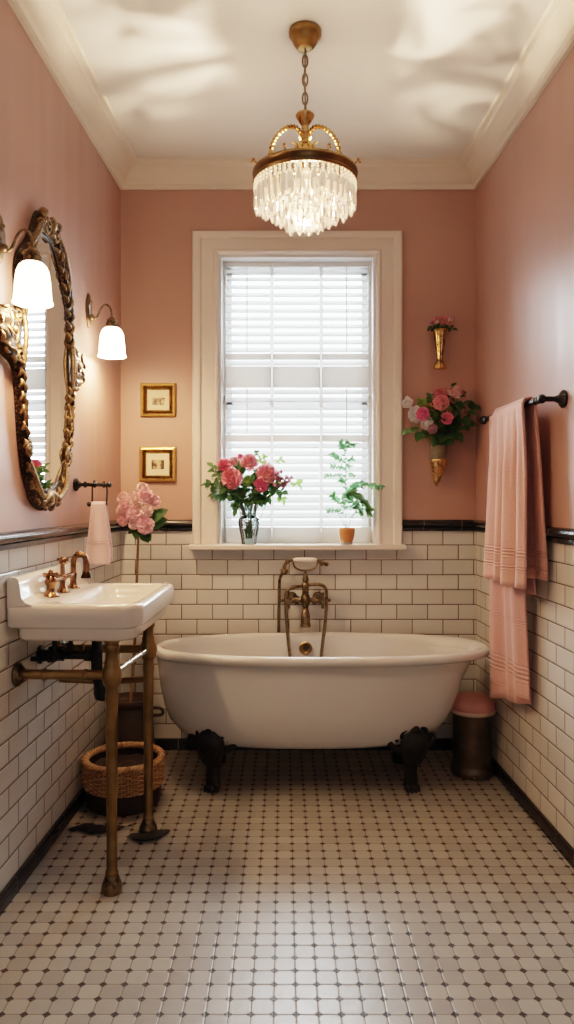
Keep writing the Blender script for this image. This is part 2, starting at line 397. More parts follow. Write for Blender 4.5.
# ================================================================== ROOM
WX0, WX1, WZ0, WZ1 = -.347, .488, 1.075, 2.622     # window opening
def prism(poly, z0, z1, mb):
    n = len(poly)
    return mb.add([(x, y, z0) for x, y in poly]+[(x, y, z1) for x, y in poly],
                  [tuple(range(n-1, -1, -1)), tuple(range(n, 2*n))]+[(i, (i+1) % n, n+(i+1) % n, n+i) for i in range(n)])
T = .2
b = MB()
prism([(XL(Y0)-.2, Y0-.2), (XR(Y0)+.2, Y0-.2), (XR(D)+.3, D+.2), (XL(D)-.3, D+.2)], -.1, 0, b); struct(b.build('floor', 'floor', smooth=False))
b = MB()
prism([(XL(Y0)-.2, Y0-.2), (XR(Y0)+.2, Y0-.2), (XR(D)+.3, D+.2), (XL(D)-.3, D+.2)], HC, HC+.1, b); struct(b.build('ceiling', 'ceiling', smooth=False))
b = MB(); prism([(XL(Y0), Y0), (XL(D), D), (XL(D)-T, D), (XL(Y0)-T, Y0)], 0, HC, b); struct(b.build('wall_left', 'wall_left', smooth=False))
b = MB(); prism([(XR(Y0), Y0), (XR(Y0)+T, Y0), (XR(D)+T, D), (XR(D), D)], 0, HC, b); struct(b.build('wall_right', 'wall_right', smooth=False))
b = MB()
b.span((XL(D)-T, D, 0), (WX0, D+T, HC)); b.span((WX1, D, 0), (XR(D)+T, D+T, HC))
b.span((WX0, D, 0), (WX1, D+T, WZ0)); b.span((WX0, D, WZ1), (WX1, D+T, HC))
struct(b.build('wall_back', 'wall_back', smooth=False))
b = MB(); b.span((XL(Y0)-T, Y0-T, 0), (XR(Y0)+T, Y0, HC)); struct(b.build('wall_front', 'wall_back', smooth=False))

# crown moulding: one mitred run round the room
prof = [(0, HC-.121), (.016, HC-.121), (.018, HC-.098), (.03, HC-.09), (.036, HC-.074), (.05, HC-.055), (.068, HC-.042), (.082, HC-.036), (.086, HC-.024), (.104, HC-.018), (.108, HC-.001), (0, HC-.001)]
rs = []
for x, y, ix, iy in ((XL(Y0), Y0, 1, 1), (XL(D), D, 1, -1), (XR(D), D, -1, -1), (XR(Y0), Y0, -1, 1)):
    rs.append([Vector((x+ix*o, y+iy*o, z)) for o, z in prof])
rs.append(rs[0])
struct(MB().rings(rs, True, False, False).build('trim_1', 'crown', auto=25))
# black tile rail (a fat bullnose over a small bead) and black base on each wall
def run(name, prof, wall, mat):
    rs = []
    if wall == 'left':
        for y in (Y0, D): rs.append([Vector((XL(y)+o, y, z)) for o, z in prof])
    elif wall == 'right':
        for y in (Y0, D): rs.append([Vector((XR(y)-o, y, z)) for o, z in prof])
    elif wall == 'back_left':
        for x in (XL(D), -.482): rs.append([Vector((x, D-o, z)) for o, z in prof])
    elif wall == 'back_right':
        for x in (.621, XR(D)): rs.append([Vector((x, D-o, z)) for o, z in prof])
    else:
        for x in (XL(D), XR(D)): rs.append([Vector((x, D-o, z)) for o, z in prof])
    return struct(MB().rings(rs).build(name, mat, auto=30))
rail = [(0, 1.157), (.012, 1.157), (.015, 1.161), (.015, 1.175), (.010, 1.179)]
rail += [(.012+.020*math.sin(R(a)), 1.197-.019*math.cos(R(a))) for a in range(20, 171, 15)]+[(0, 1.216)]
run('trim_2', rail, 'left', 'rail_s'); run('trim_3', rail, 'right', 'rail_s'); run('trim_4', rail, 'back_left', 'rail_b'); run('trim_5', rail, 'back_right', 'rail_b')
base = [(0, .0), (.014, .0), (.014, .048), (.011, .054), (0, .056)]
run('baseboard_left', base, 'left', 'base_s'); run('baseboard_right', base, 'right', 'base_s'); run('baseboard_back', base, 'back', 'base_b')

# ------------------------------------------------------------------ window
win = struct(thing('window_1', None, None, ((WX0+WX1)/2, D, WZ0)))
def wl(mb): # world coordinates -> the window's own
    o = win.location; mb.v = [v-o for v in mb.v]; return mb
cw = .135; cp = [(0, 0), (0, .016), (.010, .024), (.020, .024), (.026, .016), (.088, .018), (.094, .030), (.112, .036), (.128, .036), (cw, .028), (cw, 0)]
rs = []
for x, z, dx, dz in ((WX0, WZ0+.012, -1, 0), (WX0, WZ1, -1, 1), (WX1, WZ1, 1, 1), (WX1, WZ0+.012, 1, 0)):
    rs.append([Vector((x+dx*w, D-h, z+dz*w*.85)) for w, h in cp])
struct(wl(MB().rings(rs)).build('window_casing', 'trim_white', win, auto=25))
b = MB(); b.span((WX0-.148, D-.085, 1.060), (WX1+.148, D, 1.0875)); b.span((WX0+.001, D, 1.076), (WX1-.001, D+.16, 1.0875))
struct(wl(b).build('window_sill', 'trim_white', win, bevel=.006))
b = MB(); b.span((WX0, D+.001, WZ0), (WX0+.016, D+.2, WZ1)); b.span((WX1-.016, D+.001, WZ0), (WX1, D+.2, WZ1)); b.span((WX0+.016, D+.001, WZ1-.016), (WX1-.016, D+.2, WZ1))
struct(wl(b).build('window_jamb', 'white_gloss', win, smooth=False))
ys = D+.165
b = MB(); x0, x1, z0, z1 = WX0+.016, WX1-.016, 1.0875, WZ1-.016
for zz in ((z0, z0+.06), (1.83, 1.875), (z1-.05, z1)): b.span((x0, ys-.015, zz[0]), (x1, ys+.015, zz[1]))
for xx in ((x0, x0+.045), (x1-.045, x1)): b.span((xx[0], ys-.015, z0), (xx[1], ys+.015, z1))
struct(wl(b).build('window_sash', 'white_gloss', win, smooth=False))
for za, zb in ((z0+.06, 1.83), (1.875, z1-.05)):
    struct(wl(MB().span((x0+.045, ys-.002, za), (x1-.045, ys+.002, zb))).build('pane', 'glass', win, smooth=False))

# interior shutters: three panels, each with its rails, slats and tilt rod
SY = D+.088
def SX(px): return (px-284)*SY/FL
def SZ(py): return CAMZ+(500-py)*SY/FL
shutter_top, shutter_bot = WZ1-.018, 1.0885
xs = [WX0+.018, SX(272), SX(321), WX1-.018]
tiers = [(SZ(354), SZ(267.5), 'upper'), (SZ(366.5), SZ(360), 'gap'), (SZ(435), SZ(388), 'middle'), (SZ(527), SZ(442), 'lower')]
rails = [(SZ(267.5), shutter_top), (SZ(360), SZ(354)), (SZ(388), SZ(366.5)), (SZ(442), SZ(435)), (shutter_bot, SZ(527))]
labs = ['white louvred shutter panel on the left side of the window, behind the pink bouquet',
        'white louvred shutter panel in the middle of the window, without a rod',
        'white louvred shutter panel on the right side of the window, behind the potted fern']
for i in range(3):
    a, c = xs[i]+.0012, xs[i+1]-.0012
    st = thing('window_shutter', labs[i], 'shutter', ((a+c)/2, SY, shutter_bot), 0, 'shutter panels of the window')
    o = st.location
    def loc(mb): mb.v = [v-o for v in mb.v]; return mb
    sl = .015 if i == 0 else .0075; sr = .015 if i == 2 else .0075
    b = MB()
    b.span((a, SY-.014, shutter_bot), (a+sl, SY+.014, shutter_top)); b.span((c-sr, SY-.014, shutter_bot), (c, SY+.014, shutter_top))
    for za, zb in rails: b.span((a+sl, SY-.013, za), (c-sr, SY+.013, zb))
    loc(b).build('shutter_frame', 'shutter_white', st, smooth=False, bevel=.002)
    for za, zb, nm in tiers:
        k = max(1, round((zb-za)/.0415)); b = MB(); p = (zb-za)/k
        rot = Matrix.Rotation(R(38), 3, 'X')
        for q in range(k):
            b.box(((a+sl+c-sr)/2, SY+.0, za+p*(q+.5)), (c-sr-a-sl-.002, .046, .0065), rot)
        loc(b).build('louvre_slats', 'slat', st, bevel=.002)
    if i != 1:
        for za, zb in ((tiers[0][0], tiers[0][1]), (tiers[2][0], tiers[2][1])):
            xm = (a+c)/2+(-.002 if i == 0 else .002)
            loc(MB().span((xm-.003, SY-.031, za+.01), (xm+.003, SY-.024, zb-.006))).build('tilt_rod', 'white_gloss', st, smooth=False)
    if i != 1:
        for zz in (2.50, 1.86, 1.20):
            xm = a+.004 if i == 0 else c-.004
            loc(MB().tube([(xm, SY-.017, zz-.02), (xm, SY-.017, zz+.02)], .0035, 8)).build('hinge', 'silver', st)

# ================================================================== BATHTUB
tx, ty = .179, 3.471
tub = thing('clawfoot_bathtub', 'white double-ended clawfoot bathtub with rolled rim below the window', 'bathtub', (tx, ty, 0))
def sup(a, bb, z, dx=0, n=96, e=2.35):
    r = []
    for k in range(n):
        t = 2*PI*k/n; c, s = math.cos(t), math.sin(t)
        r.append(Vector((dx+a*math.copysign(abs(c)**(2/e), c), bb*math.copysign(abs(s)**(2/e), s), z)))
    return r
shell = [(.30, .12, .206, -.065), (.50, .20, .207, -.065), (.545, .225, .212, -.066), (.575, .243, .228, -.066), (.61, .255, .252, -.066), (.655, .268, .30, -.065), (.682, .277, .36, -.061), (.708, .284, .45, -.055), (.724, .288, .53, -.049), (.735, .290, .583, -.045),
         (.750, .297, .590, -.036), (.778, .309, .594, -.012), (.791, .316, .604, -.003), (.794, .319, .615, 0), (.791, .316, .627, 0), (.781, .308, .634, 0), (.768, .297, .637, 0), (.756, .288, .633, 0), (.742, .282, .622, -.004), (.732, .277, .60, -.012),
         (.712, .268, .52, -.03), (.68, .256, .42, -.05), (.63, .24, .33, -.06), (.58, .215, .275, -.065), (.50, .18, .25, -.065), (.30, .1, .243, -.065)]
MB().rings([sup(*q) for q in shell]).build('tub_shell', 'enamel', tub, auto=60)
foot0 = None
def foot(parent, sx, sy):
    """claw foot: shield on the tub, knee, ankle and toed paw; faces outwards"""
    m = MB()
    path = catmull([(0, -.030, .300), (0, -.040, .268), (0, -.046, .225), (0, -.036, .178), (0, -.012, .13), (0, -.002, .085), (0, -.004, .045), (0, -.006, .012)], 5)
    wid = catmull([(.024, 0, 0), (.056, 0, 0), (.070, 0, 0), (.058, 0, 0), (.036, 0, 0), (.032, 0, 0), (.036, 0, 0), (.034, 0, 0)], 5)
    rs = []
    for p, w in zip(path, wid):
        rs.append([p+Vector((w.x*math.cos(2*PI*k/14), w.x*.62*math.sin(2*PI*k/14), 0)) for k in range(14)])
    m.rings(rs)
    for dx in (-.026, -.009, .009, .026):
        m.ball((dx, -.026-.006*(abs(dx) < .02), .018), .0135, 10, (.8, 1.35, 1.25))
        m.ball((dx*1.05, -.040-.006*(abs(dx) < .02), .009), .006, 8, (.7, 1.2, 1.2))
    for s in (-1, 1):
        m.tube(catmull([(s*.03, -.03, .19), (s*.07, -.026, .20), (s*.098, -.016, .215), (s*.108, -.012, .238), (s*.092, -.022, .252), (s*.074, -.03, .240)], 5), [.015]*18+[.010]*8, 8)
        m.tube(catmull([(s*.02, -.06, .285), (s*.05, -.064, .245), (s*.046, -.066, .19), (s*.026, -.040, .135)], 5), .009, 8)
        m.tube(catmull([(s*.03, -.05, .30), (s*.058, -.046, .282), (s*.062, -.044, .255)], 5), .010, 8)
    m.ball((0, -.052, .288), .026, 10, (1, .8, 1)); m.ball((0, -.076, .222), .018, 10, (1, .7, 1.9))
    mo = m
    for v in mo.v: v.y *= .8
    f = mo.build('claw_foot', 'iron', parent, auto=60)
    f.location = (-.5 if sx < 0 else .395, sy*.158, 0)
    f.rotation_euler = (0, 0, R(18*sx) if sy < 0 else R(180-18*sx))
    return f
for sx in (-1, 1):
    for sy in (-1, 1): foot(tub, sx, sy)
b = MB(); b.lathe([(.034, 0), (.034, .006), (.026, .010), (.022, .006), (.012, .004)], 24, mat=RX90)
q = b.build('overflow_drain', 'brass', tub); q.location = (-.069, .262, .562); q.rotation_euler = (R(-7), 0, 0)
MB().lathe([(.013, 0), (.013, .003)], 16, mat=RX90).build('overflow_hole', 'black_hole', q).location = (0, -.0075, 0)
MB().lathe([(.028, .16), (.034, .165), (.034, .195), (.03, .212)], 20, (-.06, 0, 0)).build('waste_pipe', 'silver', tub)

# ------------------------------------------------------------------ wall mounted bath tap with telephone handset
FY = D-.105
fx = (305.5-284)*FY/FL
def FZ(py, y=FY): return CAMZ+(500-py)*y/FL
def FXp(px, y=FY): return (px-284)*y/FL-fx
tap = thing('bath_tap', 'antique brass wall-mounted bath tap with cradle and telephone hand shower above tub', 'bath tap', (fx, FY, .6))
def tl(p): return (p[0], p[1], p[2]-.6)
b = MB()
b.lathe([(.008, FZ(574)-.6), (.014, FZ(577)-.6), (.017, FZ(580)-.6), (.012, FZ(582)-.6), (.02, FZ(584)-.6), (.022, FZ(586)-.6), (.017, FZ(588)-.6), (.017, FZ(594)-.6), (.022, FZ(596)-.6), (.027, FZ(600)-.6), (.022, FZ(604)-.6), (.014, FZ(607)-.6), (.014, FZ(609)-.6)][::-1], 20)
b.build('tap_body', 'bronze', tap)
b = MB(); b.tube(catmull([(0, -.0, FZ(609)-.6), (0, -.01, FZ(613)-.6), (0, -.018, FZ(619)-.6), (0, -.02, FZ(626)-.6)], 5), [.014+.011*min(1, i/8) for i in range(16)], 14)
b.lathe([(.027, FZ(626)-.6), (.027, FZ(624)-.6), (.024, FZ(623)-.6)], 16, (0, -.02, 0)); b.build('spout', 'bronze', tap)
# inlet legs back to the wall
for s in (-1, 1):
    b = MB(); b.tube([(s*.07, 0, FZ(600)-.6), (s*.07, D-FY, FZ(600)-.6)], .012, 12); b.lathe([(.026, 0), (.03, -.004), (.03, -.008)], 20, (s*.07, D-FY, FZ(600)-.6), RX90.inverted())
    b.lathe([(.03, 0), (.026, .008), (.014, .014)], 20, (s*.07, D-FY-.002, FZ(600)-.6), RX90); b.build('wall_inlet', 'bronze', tap)
b = MB(); b.tube([(-.075, 0, FZ(600)-.6), (.075, 0, FZ(600)-.6)], .013, 12)
for s in (-1, 1):
    b.lathe([(.02, -.01), (.022, 0), (.02, .01)], 14, (s*.045, 0, FZ(600)-.6), RY90)
b.build('mixer_bar', 'bronze', tap)
for s in (-1, 1):
    c = Vector((s*.088, -.018, FZ(600)-.6)); b = MB(); b.lathe([(.016, -.014), (.02, 0), (.012, .02)], 12, c, RX90)
    for k in range(4):
        a = PI/4*0+k*PI/2; d = Vector((math.cos(a), 0, math.sin(a)))
        b.tube([c+d*.008, c+d*.032], [.007, .006], 8); b.ball(c+d*.034, .0095, 10)
    b.build('cross_handle', 'bronze', tap)
# cradle, handset, hose
b = MB(); zc = FZ(570)-.6
b.tube(catmull([(FXp(293), 0, FZ(562)-.6), (FXp(295), 0, FZ(567)-.6), (FXp(300), 0, FZ(570)-.6), (FXp(305.5), 0, FZ(570.6)-.6), (FXp(311), 0, FZ(570)-.6), (FXp(316), 0, FZ(567)-.6), (FXp(318), 0, FZ(562)-.6)], 5), .0048, 8)
b.tube([(0, 0, FZ(570)-.6), (0, 0, FZ(576)-.6)], .006, 8); b.build('cradle', 'bronze', tap)
b = MB(); z = FZ(560)-.6
b.lathe([(.006, FXp(293)), (.011, FXp(295)), (.0135, FXp(300)), (.0138, FXp(310)), (.0135, FXp(313)), (.010, FXp(316)), (.006, FXp(317))], 16, (0, 0, z), RY90)
hs = b.build('hand_shower', 'porcelain', tap)
hs['label'] = 'white porcelain grip of the hand shower'
b = MB()
b.tube(catmull([(FXp(293), 0, z), (FXp(289), 0, FZ(561)-.6), (FXp(286), 0, FZ(563)-.6), (FXp(284.5), 0, FZ(567)-.6), (FXp(284), 0, FZ(571)-.6)], 4), [.008]*9+[.0095]*8, 10)
b.lathe([(.012, FZ(574)-.6), (.021, FZ(572)-.6), (.017, FZ(569)-.6)], 14, (FXp(284.4), 0, 0)); b.ball((FXp(287), 0, FZ(562)-.6), .012, 10); b.build('shower_head', 'bronze', hs)
b = MB(); b.tube(catmull([(FXp(317), 0, z), (FXp(321), 0, FZ(562)-.6), (FXp(326), 0, FZ(564)-.6), (FXp(328), 0, FZ(565.5)-.6)], 4), [.008, .009, .01, .012, .011, .009, .008, .009, .012, .012, .01, .008, .006], 10)
b.ball((FXp(322), 0, FZ(564.5)-.6), .009, 8); b.build('handle_end', 'bronze', hs)
yb = D-.03-FY
b = MB(); b.tube(catmull([(FXp(283.5), .0, FZ(573)-.6), (FXp(281), .02, FZ(576)-.6), (FXp(279.5), yb, FZ(582, D-.03)-.6), (FXp(279), yb, FZ(605, D-.03)-.6), (FXp(278.5), yb, FZ(640, D-.03)-.6), (FXp(278), yb, .45-.6)], 6), .0085, 10); b.build('hose', 'bronze', tap)
for s, pts in ((-1, [(302, 586.5), (294, 587), (288.5, 589.5), (286, 595), (286, 610), (287.5, 630), (290, 655), (291.5, 668)]), (1, [(309, 585), (318, 584.5), (324, 586.5), (326.5, 592), (326.5, 605), (325, 625), (322.5, 645), (320, 668)])):
    P = []
    for i, (px, py) in enumerate(pts):
        yy = FY-.008*i; P.append(((px-284)*yy/FL-fx, yy-FY, CAMZ+(500-py)*yy/FL-.6))
    MB().tube(catmull(P, 6), .0088, 10).build('riser_pipe', 'bronze', tap)

# ================================================================== CONSOLE SINK
aL = -SL
sy0 = 2.715
sink = thing('console_sink', 'white porcelain console washbasin on two aged brass legs by the left wall', 'sink', (XL(sy0), sy0, 0), aL)
def rr(x0, x1, y0, y1, z, rb, rf, n=7):
    """rounded rectangle; rb radius at the wall side, rf at the front"""
    out = []
    for cx, cy, r, a0 in ((x1-rf, y1-rf, rf, 0), (x0+rb, y1-rb, rb, 90), (x0+rb, y0+rb, rb, 180), (x1-rf, y0+rf, rf, 270)):
        for k in range(n):
            a = R(a0+90*k/(n-1)); out.append(Vector((cx+r*math.cos(a), cy+r*math.sin(a), z)))
    return out
L = [rr(.10, .35, -.21, .21, .846, .05, .06), rr(.04, .404, -.285, .285, .852, .02, .06), rr(.03, .414, -.297, .297, .862, .015, .06), rr(.03, .418, -.30, .30, .893, .015, .06), rr(.02, .424, -.308, .308, .898, .012, .06),
     rr(.003, .437, -.322, .322, .902, .012, .06), rr(.003, .443, -.327, .327, .91, .01, .065), rr(.003, .445, -.328, .328, .962, .01, .065), rr(.003, .441, -.325, .325, .972, .01, .062), rr(.003, .432, -.317, .317, .9775, .01, .055),
     rr(.145, .410, -.282, .282, .9765, .05, .05), rr(.152, .403, -.275, .275, .971, .05, .05), rr(.16, .393, -.262, .262, .94, .06, .06), rr(.18, .37, -.235, .235, .895, .06, .06), rr(.21, .35, -.18, .18, .876, .05, .05)]
b = MB(); b.rings(L)
bp = [(.004, .965), (.004, 1.058), (.010, 1.066), (.030, 1.066), (.040, 1.060), (.046, 1.045), (.052, 1.00), (.064, .982), (.085, .9765)]
b.rings([[Vector((x, y, z)) for x, z in bp] for y in (-.327, .327)])
b.build('basin', 'porcelain', sink, auto=50, bevel=.0)
q = MB().lathe([(.011, 0), (.011, .003)], 14, mat=RY90).build('overflow_hole', 'black_hole', sink); q.location = (.152, .06, .95)
MB().lathe([(.022, .0), (.022, .004), (.01, .005)], 18, (.28, 0, .8765)).build('drain', 'copper', sink)
def leg(y, x):
    m = MB(); m.lathe([(.030, .0), (.031, .012), (.026, .035), (.019, .05), (.0185, .056), (.022, .062), (.022, .070), (.0175, .076), (.0175, .20), (.0185, .40), (.020, .62), (.023, .66), (.021, .672), (.021, .69), (.027, .696), (.031, .71), (.034, .73), (.031, .75), (.025, .762), (.025, .775), (.021, .785), (.021, .815), (.026, .822), (.026, .83), (.022, .836), (.03, .848), (.03, .852)], 24)
    o = m.build('leg', 'brass', sink); o.location = (x, y, 0)
    return o
ya, yb2 = 2.471-sy0, 2.902-sy0
xa, xb = .328, .358
la = leg(ya, xa); lb = leg(yb2, xb)
f = MB(); f.lathe([(.033, 0), (.036, .010), (.033, .03), (.026, .045), (.0225, .058), (.021, .066)], 20); o = f.build('foot', 'bronze', la)
f = MB(); f.lathe([(.033, 0), (.036, .010), (.033, .03), (.026, .045), (.0225, .058), (.021, .066)], 20); o = f.build('foot', 'bronze', lb)
zr = .73
MB().tube([(xa, ya, zr), (xb, yb2, zr)], .0105, 14).build('front_rail', 'silver', sink)['label'] = 'polished nickel rail joining the two brass legs'
for y, x, nm in ((ya, xa, 0), (yb2, xb, 1)):
    b = MB(); b.tube([(.004, y, zr), (x, y, zr)], .0165, 16)
    for xx in (.10, .24): b.lathe([(.0165, -.008), (.0205, -.004), (.0205, .004), (.0165, .008)], 16, (xx, y, zr), RY90)
    b.build('side_rail', 'brass', sink)
    MB().lathe([(.038, .0), (.042, .006), (.040, .012), (.030, .018), (.024, .026), (.019, .03)], 24, (.001, y, zr), RY90).build('wall_flange', 'bronze', sink)
MB().tube(catmull([(xb, yb2, .612), (.25, yb2, .604), (.17, yb2, .602), (.004, yb2, .607)], 6), .0125, 12).build('lower_rail', 'brass', sink)
# waste trap in black
ty2 = -.03
b = MB(); b.tube([(.215, ty2, .85), (.215, ty2, .775)], .018, 14)
b.tube(catmull([(.215, ty2, .78), (.215, ty2, .70), (.222, ty2, .655), (.235, ty2, .63), (.252, ty2, .655), (.256, ty2, .70)], 5), .021, 14)
b.lathe([(.012, .585), (.026, .592), (.031, .61), (.031, .65), (.026, .665)], 18, (.235, ty2, 0))
b.tube([(.225, ty2, .752), (.06, ty2, .752), (.006, ty2, .752)], .0175, 14)
b.lathe([(.024, -.012), (.024, .012)], 14, (.185, ty2, .752), RY90); b.lathe([(.024, -.012), (.024, .012)], 14, (.08, ty2, .752), RY90)
b.lathe([(.034, 0), (.034, .006), (.022, .012)], 18, (.003, ty2, .752), RY90)
b.build('waste_trap', 'black_metal', sink)
for yy in (-.12, .06):
    b = MB()
    b.tube(catmull([(.09, yy, .85), (.09, yy, .80), (.085, yy, .765), (.05, yy, .755), (.006, yy, .755)], 5), .009, 10); b.ball((.085, yy, .762), .02, 10); b.tube([(.085, yy, .762), (.085, yy-.04, .762)], .006, 8); b.ball((.085, yy-.042, .762), .011, 8)
    b.build('supply_valve', 'black_metal', sink)
# bridge tap
fz = .9765
b = MB()
y1, y2, y3 = -.125, .0, .125; xf = .078; zb = 1.032
b.lathe([(.030, fz-.004), (.030, fz+.006), (.022, fz+.014), (.015, fz+.024), (.015, zb-.016), (.02, zb-.008), (.022, zb), (.018, zb+.012), (.010, zb+.02)], 18, (xf, y1, 0))
b.lathe([(.026, fz-.004), (.026, fz+.005), (.016, fz+.014), (.011, fz+.024), (.011, zb+.01)], 18, (xf, y2, 0))
b.lathe([(.026, fz-.004), (.026, fz+.005), (.016, fz+.014), (.012, fz+.024), (.014, zb), (.011, zb+.012)], 18, (xf, y3, 0))
b.tube([(xf, y1, zb), (xf, y3, zb)], .010, 12); b.ball((xf, y2, zb), .017, 12); b.ball((xf, y3, zb), .015, 12)
fau = b.build('faucet', 'copper', sink)
b = MB(); b.tube([(xf, y2, zb), (xf, y2, 1.09)], [.010, .008], 10); b.lathe([(.012, 1.082), (.014, 1.088), (.010, 1.096), (.012, 1.102), (.006, 1.108)], 12, (xf, y2, 0)); b.tube([(xf-.02, y2, 1.098), (xf+.02, y2, 1.098)], .006, 8); b.tube([(xf, y2-.02, 1.098), (xf, y2+.02, 1.098)], .006, 8); b.build('cross_handle', 'copper', fau)
b = MB(); b.tube([(xf-.012, y1-.03, zb+.022), (xf+.012, y1+.03, zb+.022)], .007, 8); b.tube([(xf-.03, y1+.012, zb+.022), (xf+.03, y1-.012, zb+.022)], .007, 8); b.tube([(xf, y1, zb), (xf, y1, zb+.03)], [.012, .008], 10); b.ball((xf, y1, zb+.032), .01, 10); b.build('cross_handle', 'copper', fau)
b = MB(); b.tube(catmull([(xf, y3, zb), (xf, y3, 1.075), (xf+.006, y3, 1.098), (xf+.022, y3, 1.106), (xf+.042, y3, 1.102), (xf+.05, y3, 1.08), (xf+.051, y3, 1.04)], 6), [.011]*31+[.012]*6, 12)
b.lathe([(.010, 1.045), (.018, 1.03), (.022, 1.018), (.014, 1.016)], 14, (xf+.051, y3, 0)); b.ball((xf+.022, y3, 1.112), .012, 10, (1.4, 1, .8)); b.build('spout', 'copper', fau)

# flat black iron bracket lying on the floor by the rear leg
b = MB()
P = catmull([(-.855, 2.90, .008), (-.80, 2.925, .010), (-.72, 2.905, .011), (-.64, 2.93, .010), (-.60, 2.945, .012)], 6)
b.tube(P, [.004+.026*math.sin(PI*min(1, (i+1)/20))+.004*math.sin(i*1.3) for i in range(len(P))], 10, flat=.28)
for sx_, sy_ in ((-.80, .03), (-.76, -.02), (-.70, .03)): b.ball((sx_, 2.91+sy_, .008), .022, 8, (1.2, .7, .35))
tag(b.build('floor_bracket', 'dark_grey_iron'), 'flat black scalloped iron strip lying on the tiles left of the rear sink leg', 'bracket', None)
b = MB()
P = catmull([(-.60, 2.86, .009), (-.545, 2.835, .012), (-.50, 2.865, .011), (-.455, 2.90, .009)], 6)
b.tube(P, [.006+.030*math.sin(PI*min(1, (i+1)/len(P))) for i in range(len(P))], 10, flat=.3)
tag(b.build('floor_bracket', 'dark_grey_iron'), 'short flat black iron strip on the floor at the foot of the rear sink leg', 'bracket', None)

# ================================================================== WICKER BASKET
bx_, by_ = -.700, 3.19
bk = thing('wicker_basket', 'round honey wicker basket with dark leather base on the floor beneath the sink', 'basket', (bx_, by_, 0))
MB().lathe([(.150, .001), (.158, .01), (.161, .05), (.163, .088), (.150, .090)], 48).build('leather_base', 'leather', bk)
b = MB()
rows = 11
for r_ in range(rows):
    z = .09+.095*r_/(rows-1); rb_ = .166+.006*math.sin(PI*r_/(rows-1))
    P = [Vector(((rb_+.0055*math.cos(a*20+PI*(r_ % 2)))*math.cos(a), (rb_+.0055*math.cos(a*20+PI*(r_ % 2)))*math.sin(a), z)) for a in [2*PI*k/176 for k in range(176)]]
    b.tube(P, .0046, 5, True)
for k in range(40):
    a = 2*PI*k/40; b.tube([(.166*math.cos(a), .166*math.sin(a), .085), (.171*math.cos(a), .171*math.sin(a), .135), (.166*math.cos(a), .166*math.sin(a), .19)], .0042, 6)
b.build('woven_side', 'wicker', bk)
MB().lathe([(.156, .088), (.160, .135), (.156, .192)], 40, cap0=False, cap1=False).build('lining', 'leather', bk)
b = MB()
for ph in (0, 2*PI/3, 4*PI/3):
    P = [Vector(((.163+.010*math.cos(a*26+ph))*math.cos(a), (.163+.010*math.cos(a*26+ph))*math.sin(a), .196+.008*math.sin(a*26+ph))) for a in [2*PI*k/260 for k in range(260)]]
    b.tube(P, .0075, 5, True)
b.build('braided_rim', 'wicker', bk)
b = MB(); G = []
for i in range(9):
    r_ = .152*i/8; G.append([Vector((r_*math.cos(2*PI*k/32), r_*math.sin(2*PI*k/32), .155+.02*noise.noise(Vector((r_*14*math.cos(2*PI*k/32), r_*14*math.sin(2*PI*k/32), 3))))) for k in range(33)])
b.grid(G); tag(b.build('laundry_cloth', 'dark_cloth'), 'dark brown cloth filling the wicker basket', 'cloth').location = (bx_, by_, 0)  # sheet added as the dark interior of the basket

# ================================================================== PEDAL BIN
bin_ = thing('pedal_bin', 'round dark bronze bin with pink domed lid standing in the right corner', 'bin', (.910, 3.53, 0))
MB().lathe([(.100, .001), (.104, .012), (.103, .03), (.094, .045), (.093, .06), (.093, .29), (.095, .298)], 40).build('bin_body', 'bin', bin_)
b = MB(); b.lathe([(.095, .295), (.106, .298), (.110, .306), (.107, .316)], 40); b.build('lid_rim', 'lid_rim', bin_)
b = MB(); b.lathe([(.104, .314), (.107, .324), (.105, .344), (.097, .362), (.078, .375), (.047, .383), (.012, .385)], 40)
ld = b.build('bin_lid', 'lid_pink', bin_); ld['label'] = 'dusty pink domed lid'
MB().box((-.098, -.0, .318), (.018, .05, .014)).build('lid_hinge', 'lid_pink', ld, bevel=.004)
MB().box((0, -.108, .014), (.05, .03, .01)).build('pedal', 'bin', bin_, bevel=.004)

# ================================================================== MIRROR
my = 2.71; mroot_x = XL(my)
mir = thing('wall_mirror', 'tall mirror in an ornate carved dark bronze frame on the left wall', 'mirror', (mroot_x, my, 1.83), aL)
half_o = [(0, 2.372), (.05, 2.375), (.085, 2.352), (.125, 2.29), (.175, 2.225), (.24, 2.165), (.268, 2.11), (.266, 2.03), (.262, 1.96), (.31, 1.94), (.39, 1.945), (.44, 1.905), (.43, 1.835), (.37, 1.79), (.29, 1.765), (.265, 1.70), (.25, 1.60), (.235, 1.52), (.215, 1.45), (.185, 1.39), (.13, 1.318), (.07, 1.288), (0, 1.28)]
half_i = [(0, 2.285), (.055, 2.272), (.115, 2.215), (.172, 2.11), (.210, 2.0), (.228, 1.9), (.230, 1.75), (.220, 1.62), (.194, 1.50), (.140, 1.41), (.07, 1.372), (0, 1.36)]
def polar(half):
    full = half+[(-y, z) for y, z in half[-2:0:-1]]
    pts = catmull([(0, y, z-1.83) for y, z in full], 10, True)
    return sorted((math.atan2(p.z, p.y), p.length) for p in pts)
def rad(tab, a):
    a = (a+PI) % (2*PI)-PI
    for i in range(len(tab)-1):
        if tab[i][0] <= a <= tab[i+1][0]:
            t = (a-tab[i][0])/max(1e-9, tab[i+1][0]-tab[i][0]); return tab[i][1]*(1-t)+tab[i+1][1]*t
    return tab[0][1] if abs(a+PI) < .2 else tab[-1][1]
to, ti = polar(half_o), polar(half_i)
N = 420
rings_ = []
